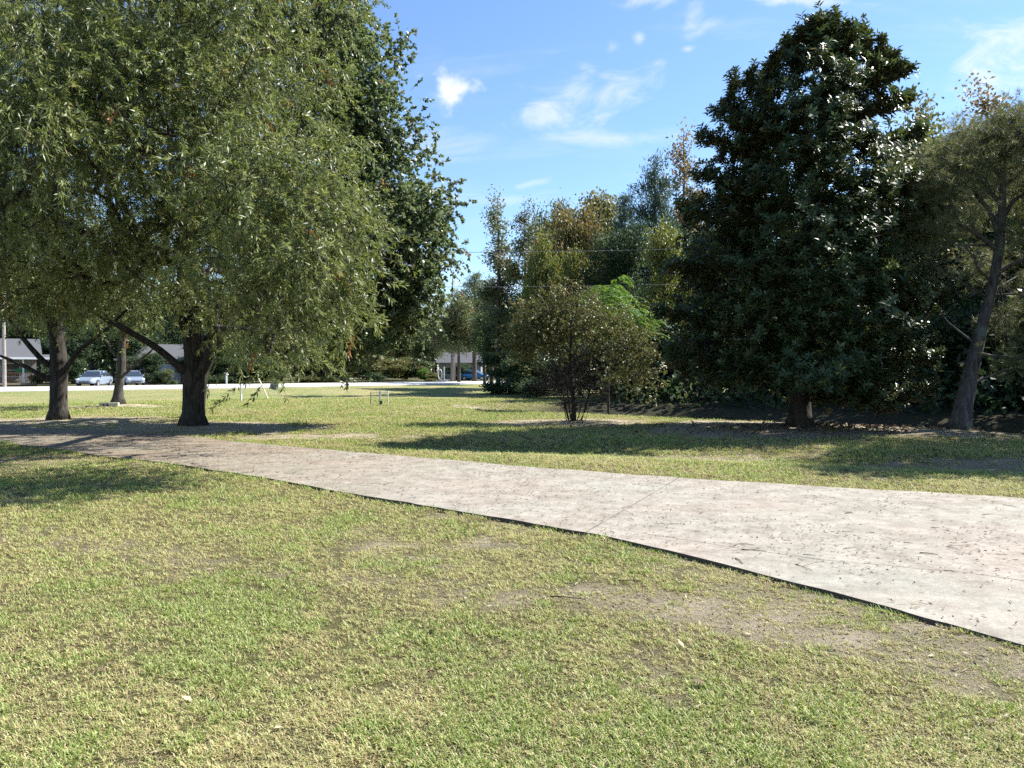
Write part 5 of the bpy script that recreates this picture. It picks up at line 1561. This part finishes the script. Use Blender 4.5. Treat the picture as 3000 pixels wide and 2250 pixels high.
r = empty('brick_house', (-39.0, 90, 0), R(23)); tag(r, 'low brick house behind the second silver car and the oak trunk', 'house')
MB().box(-6, 1.2, 0, 8, -0.3, 2.8).build('wall', M['brick'], r)
rf = MB().prism([(-0.6, 2.75), (8.6, 2.75), (4.0, 4.6)], -6.5, 1.7, axis='x').build('roof', M['shingle'], r)
MB().box(-6.5, 1.7, -0.66, -0.60, 2.6, 2.82).build('fascia', M['white'], r)
house_window(-4.8, -3.4, 0.9, 2.2, 0.0, r); 
gd = MB().box(-2.2, 0.4, -0.05, 0.02, 0.0, 2.2).build('garage_door', M['white'], r)
for k in range(4): MB().box(-2.1, 0.3, -0.07, -0.051, 0.08 + 0.53 * k, 0.53 + 0.53 * k).build('panel', M['white'], gd)

r = empty('pale_house', (-8.2, 124, 0)); tag(r, 'far pale house half hidden among the trunks by the road end', 'house')
MB().box(-3.5, 3.2, 0, 7, -0.3, 2.7).build('wall', M['wallgrey'], r)
MB().prism([(-0.5, 2.65), (7.5, 2.65), (3.5, 4.4)], -4, 3.7, axis='x').build('roof', M['shingle'], r)
house_window(-1.6, -0.4, 0.9, 2.1, 0.0, r); house_window(1.0, 2.2, 0.9, 2.1, 0.0, r)
MB().box(-0.1, 0.75, -0.04, 0.02, 0, 2.1).build('door', M['greyboard'], r)

# white hoop and post in the far yard
Y = 100.0; r = empty('white_hoop', ((1289 - 1500) / FPX * Y, Y, 0)); tag(r, 'white oval hoop standing in the far yard beyond the road', 'hoop')
pts = [(0.24 * math.cos(k * math.pi / 14), 0, 0.95 + 0.62 * math.sin(k * math.pi / 14)) for k in range(29)]
MB().tube(pts, 0.06, 8).build('ring', M['white'], r); MB().tube([(0, 0, -0.2), (0, 0, 0.33)], 0.04, 8).build('stem', M['white'], r)
r = empty('white_post', ((1301 - 1500) / FPX * Y, Y, 0)); tag(r, 'slim white post right of the white hoop', 'post')
MB().box(-0.06, 0.06, -0.06, 0.06, -0.2, 1.95).build('shaft', M['white'], r); MB().box(-0.45, 0.4, -0.1, 0.1, -0.1, 0.25).build('foot', M['white'], r)


# ------------------------------------------------------------------ parked cars
def loft(st, name, mat, parent, smooth=True):
    """st: (x, z bottom, z top, half width bottom, half width top)"""
    mb = MB(); vs = []; fs = []
    n = 10
    for (x, zb, zt, wb, wt) in st:
        zm = zb + (zt - zb) * 0.6
        vs += [(x, -wb * 0.85, zb), (x, -wb, zb + 0.12 * (zt - zb)), (x, -wb, zm), (x, -wt, zt - 0.05 * (zt - zb)), (x, -wt * 0.85, zt),
               (x, wt * 0.85, zt), (x, wt, zt - 0.05 * (zt - zb)), (x, wb, zm), (x, wb, zb + 0.12 * (zt - zb)), (x, wb * 0.85, zb)]
    for i in range(len(st) - 1):
        for k in range(n):
            k2 = (k + 1) % n; fs.append((i * n + k, i * n + k2, (i + 1) * n + k2, (i + 1) * n + k))
    fs.append(tuple(range(n))); fs.append(tuple((len(st) - 1) * n + k for k in range(n - 1, -1, -1)))
    mb.add(vs, fs)
    return mb.build(name, mat, parent, smooth=False)


def car(loc, rz, paint, label, group):
    r = empty('parked_car', loc, rz); tag(r, label, 'car', group)
    loft([(-2.2, .45, .80, .62, .60), (-2.08, .30, .90, .80, .76), (-1.5, .25, .96, .86, .80), (0, .22, .95, .87, .82), (1.1, .25, .90, .86, .80), (1.85, .30, .78, .80, .72), (2.2, .40, .62, .62, .55)], 'body', paint, r)
    cb = loft([(-1.85, .94, .98, .78, .74), (-1.25, .93, 1.38, .80, .64), (-0.9, .93, 1.42, .81, .62), (0.15, .93, 1.42, .81, .62), (1.1, .88, .94, .80, .72)], 'window_glass', M['glass'], r)
    loft([(-1.28, 1.385, 1.43, .60, .56), (-0.9, 1.41, 1.46, .62, .58), (0.1, 1.41, 1.46, .62, .58), (0.25, 1.375, 1.42, .60, .56)], 'roof', paint, r)
    for sy in (-1, 1):
        for (x0, x1) in ((-0.35, -0.27), (0.5, 0.56)):
            MB().tube([(x0, sy * .815, .94), ((x0 + x1) / 2 - 0.12, sy * .635, 1.41)], 0.035, 6).build('pillar', paint, r)
        for wx in (-1.35, 1.35):
            w = MB().tube([(wx, sy * .70, .31), (wx, sy * .89, .31)], .315, 20).build('wheel', M['tyre'], r)
            MB().tube([(wx, sy * .885, .31), (wx, sy * .902, .31)], .20, 14).build('rim', M['rim'], w)
        MB().box(1.86, 2.12, sy * .62 - .13, sy * .62 + .13, .60, .74).build('headlight', M['lamp_white'], r, bevel=0.03)
        MB().box(-2.20, -2.03, sy * .60 - .14, sy * .60 + .14, .68, .84).build('tail_light', M['lamp_red'], r, bevel=0.03)
        MB().box(0.62, 0.78, sy * .93 - .10, sy * .93 + .06, .93, 1.05).build('mirror', paint, r, bevel=0.02)
    MB().box(2.17, 2.23, -.45, .45, .40, .50).build('bumper_grille', M['black'], r)


CARS = 'cars parked beyond the road'
car(((277 - 1500) / FPX * 71, 71.0, 0.02), R(-84), M['carsilver'], 'silver-blue parked car left of the small grey-trunked oak', CARS)
car(((384 - 1500) / FPX * 74, 74.0, 0.02), R(-52), M['carsilver'], 'silver parked car facing the road right of the small grey-trunked oak', CARS)
car(((1393 - 1500) / FPX * 110, 110.0, 0.02), R(-20), M['carblue'], 'blue parked car far off among the trunks at the road end', CARS)
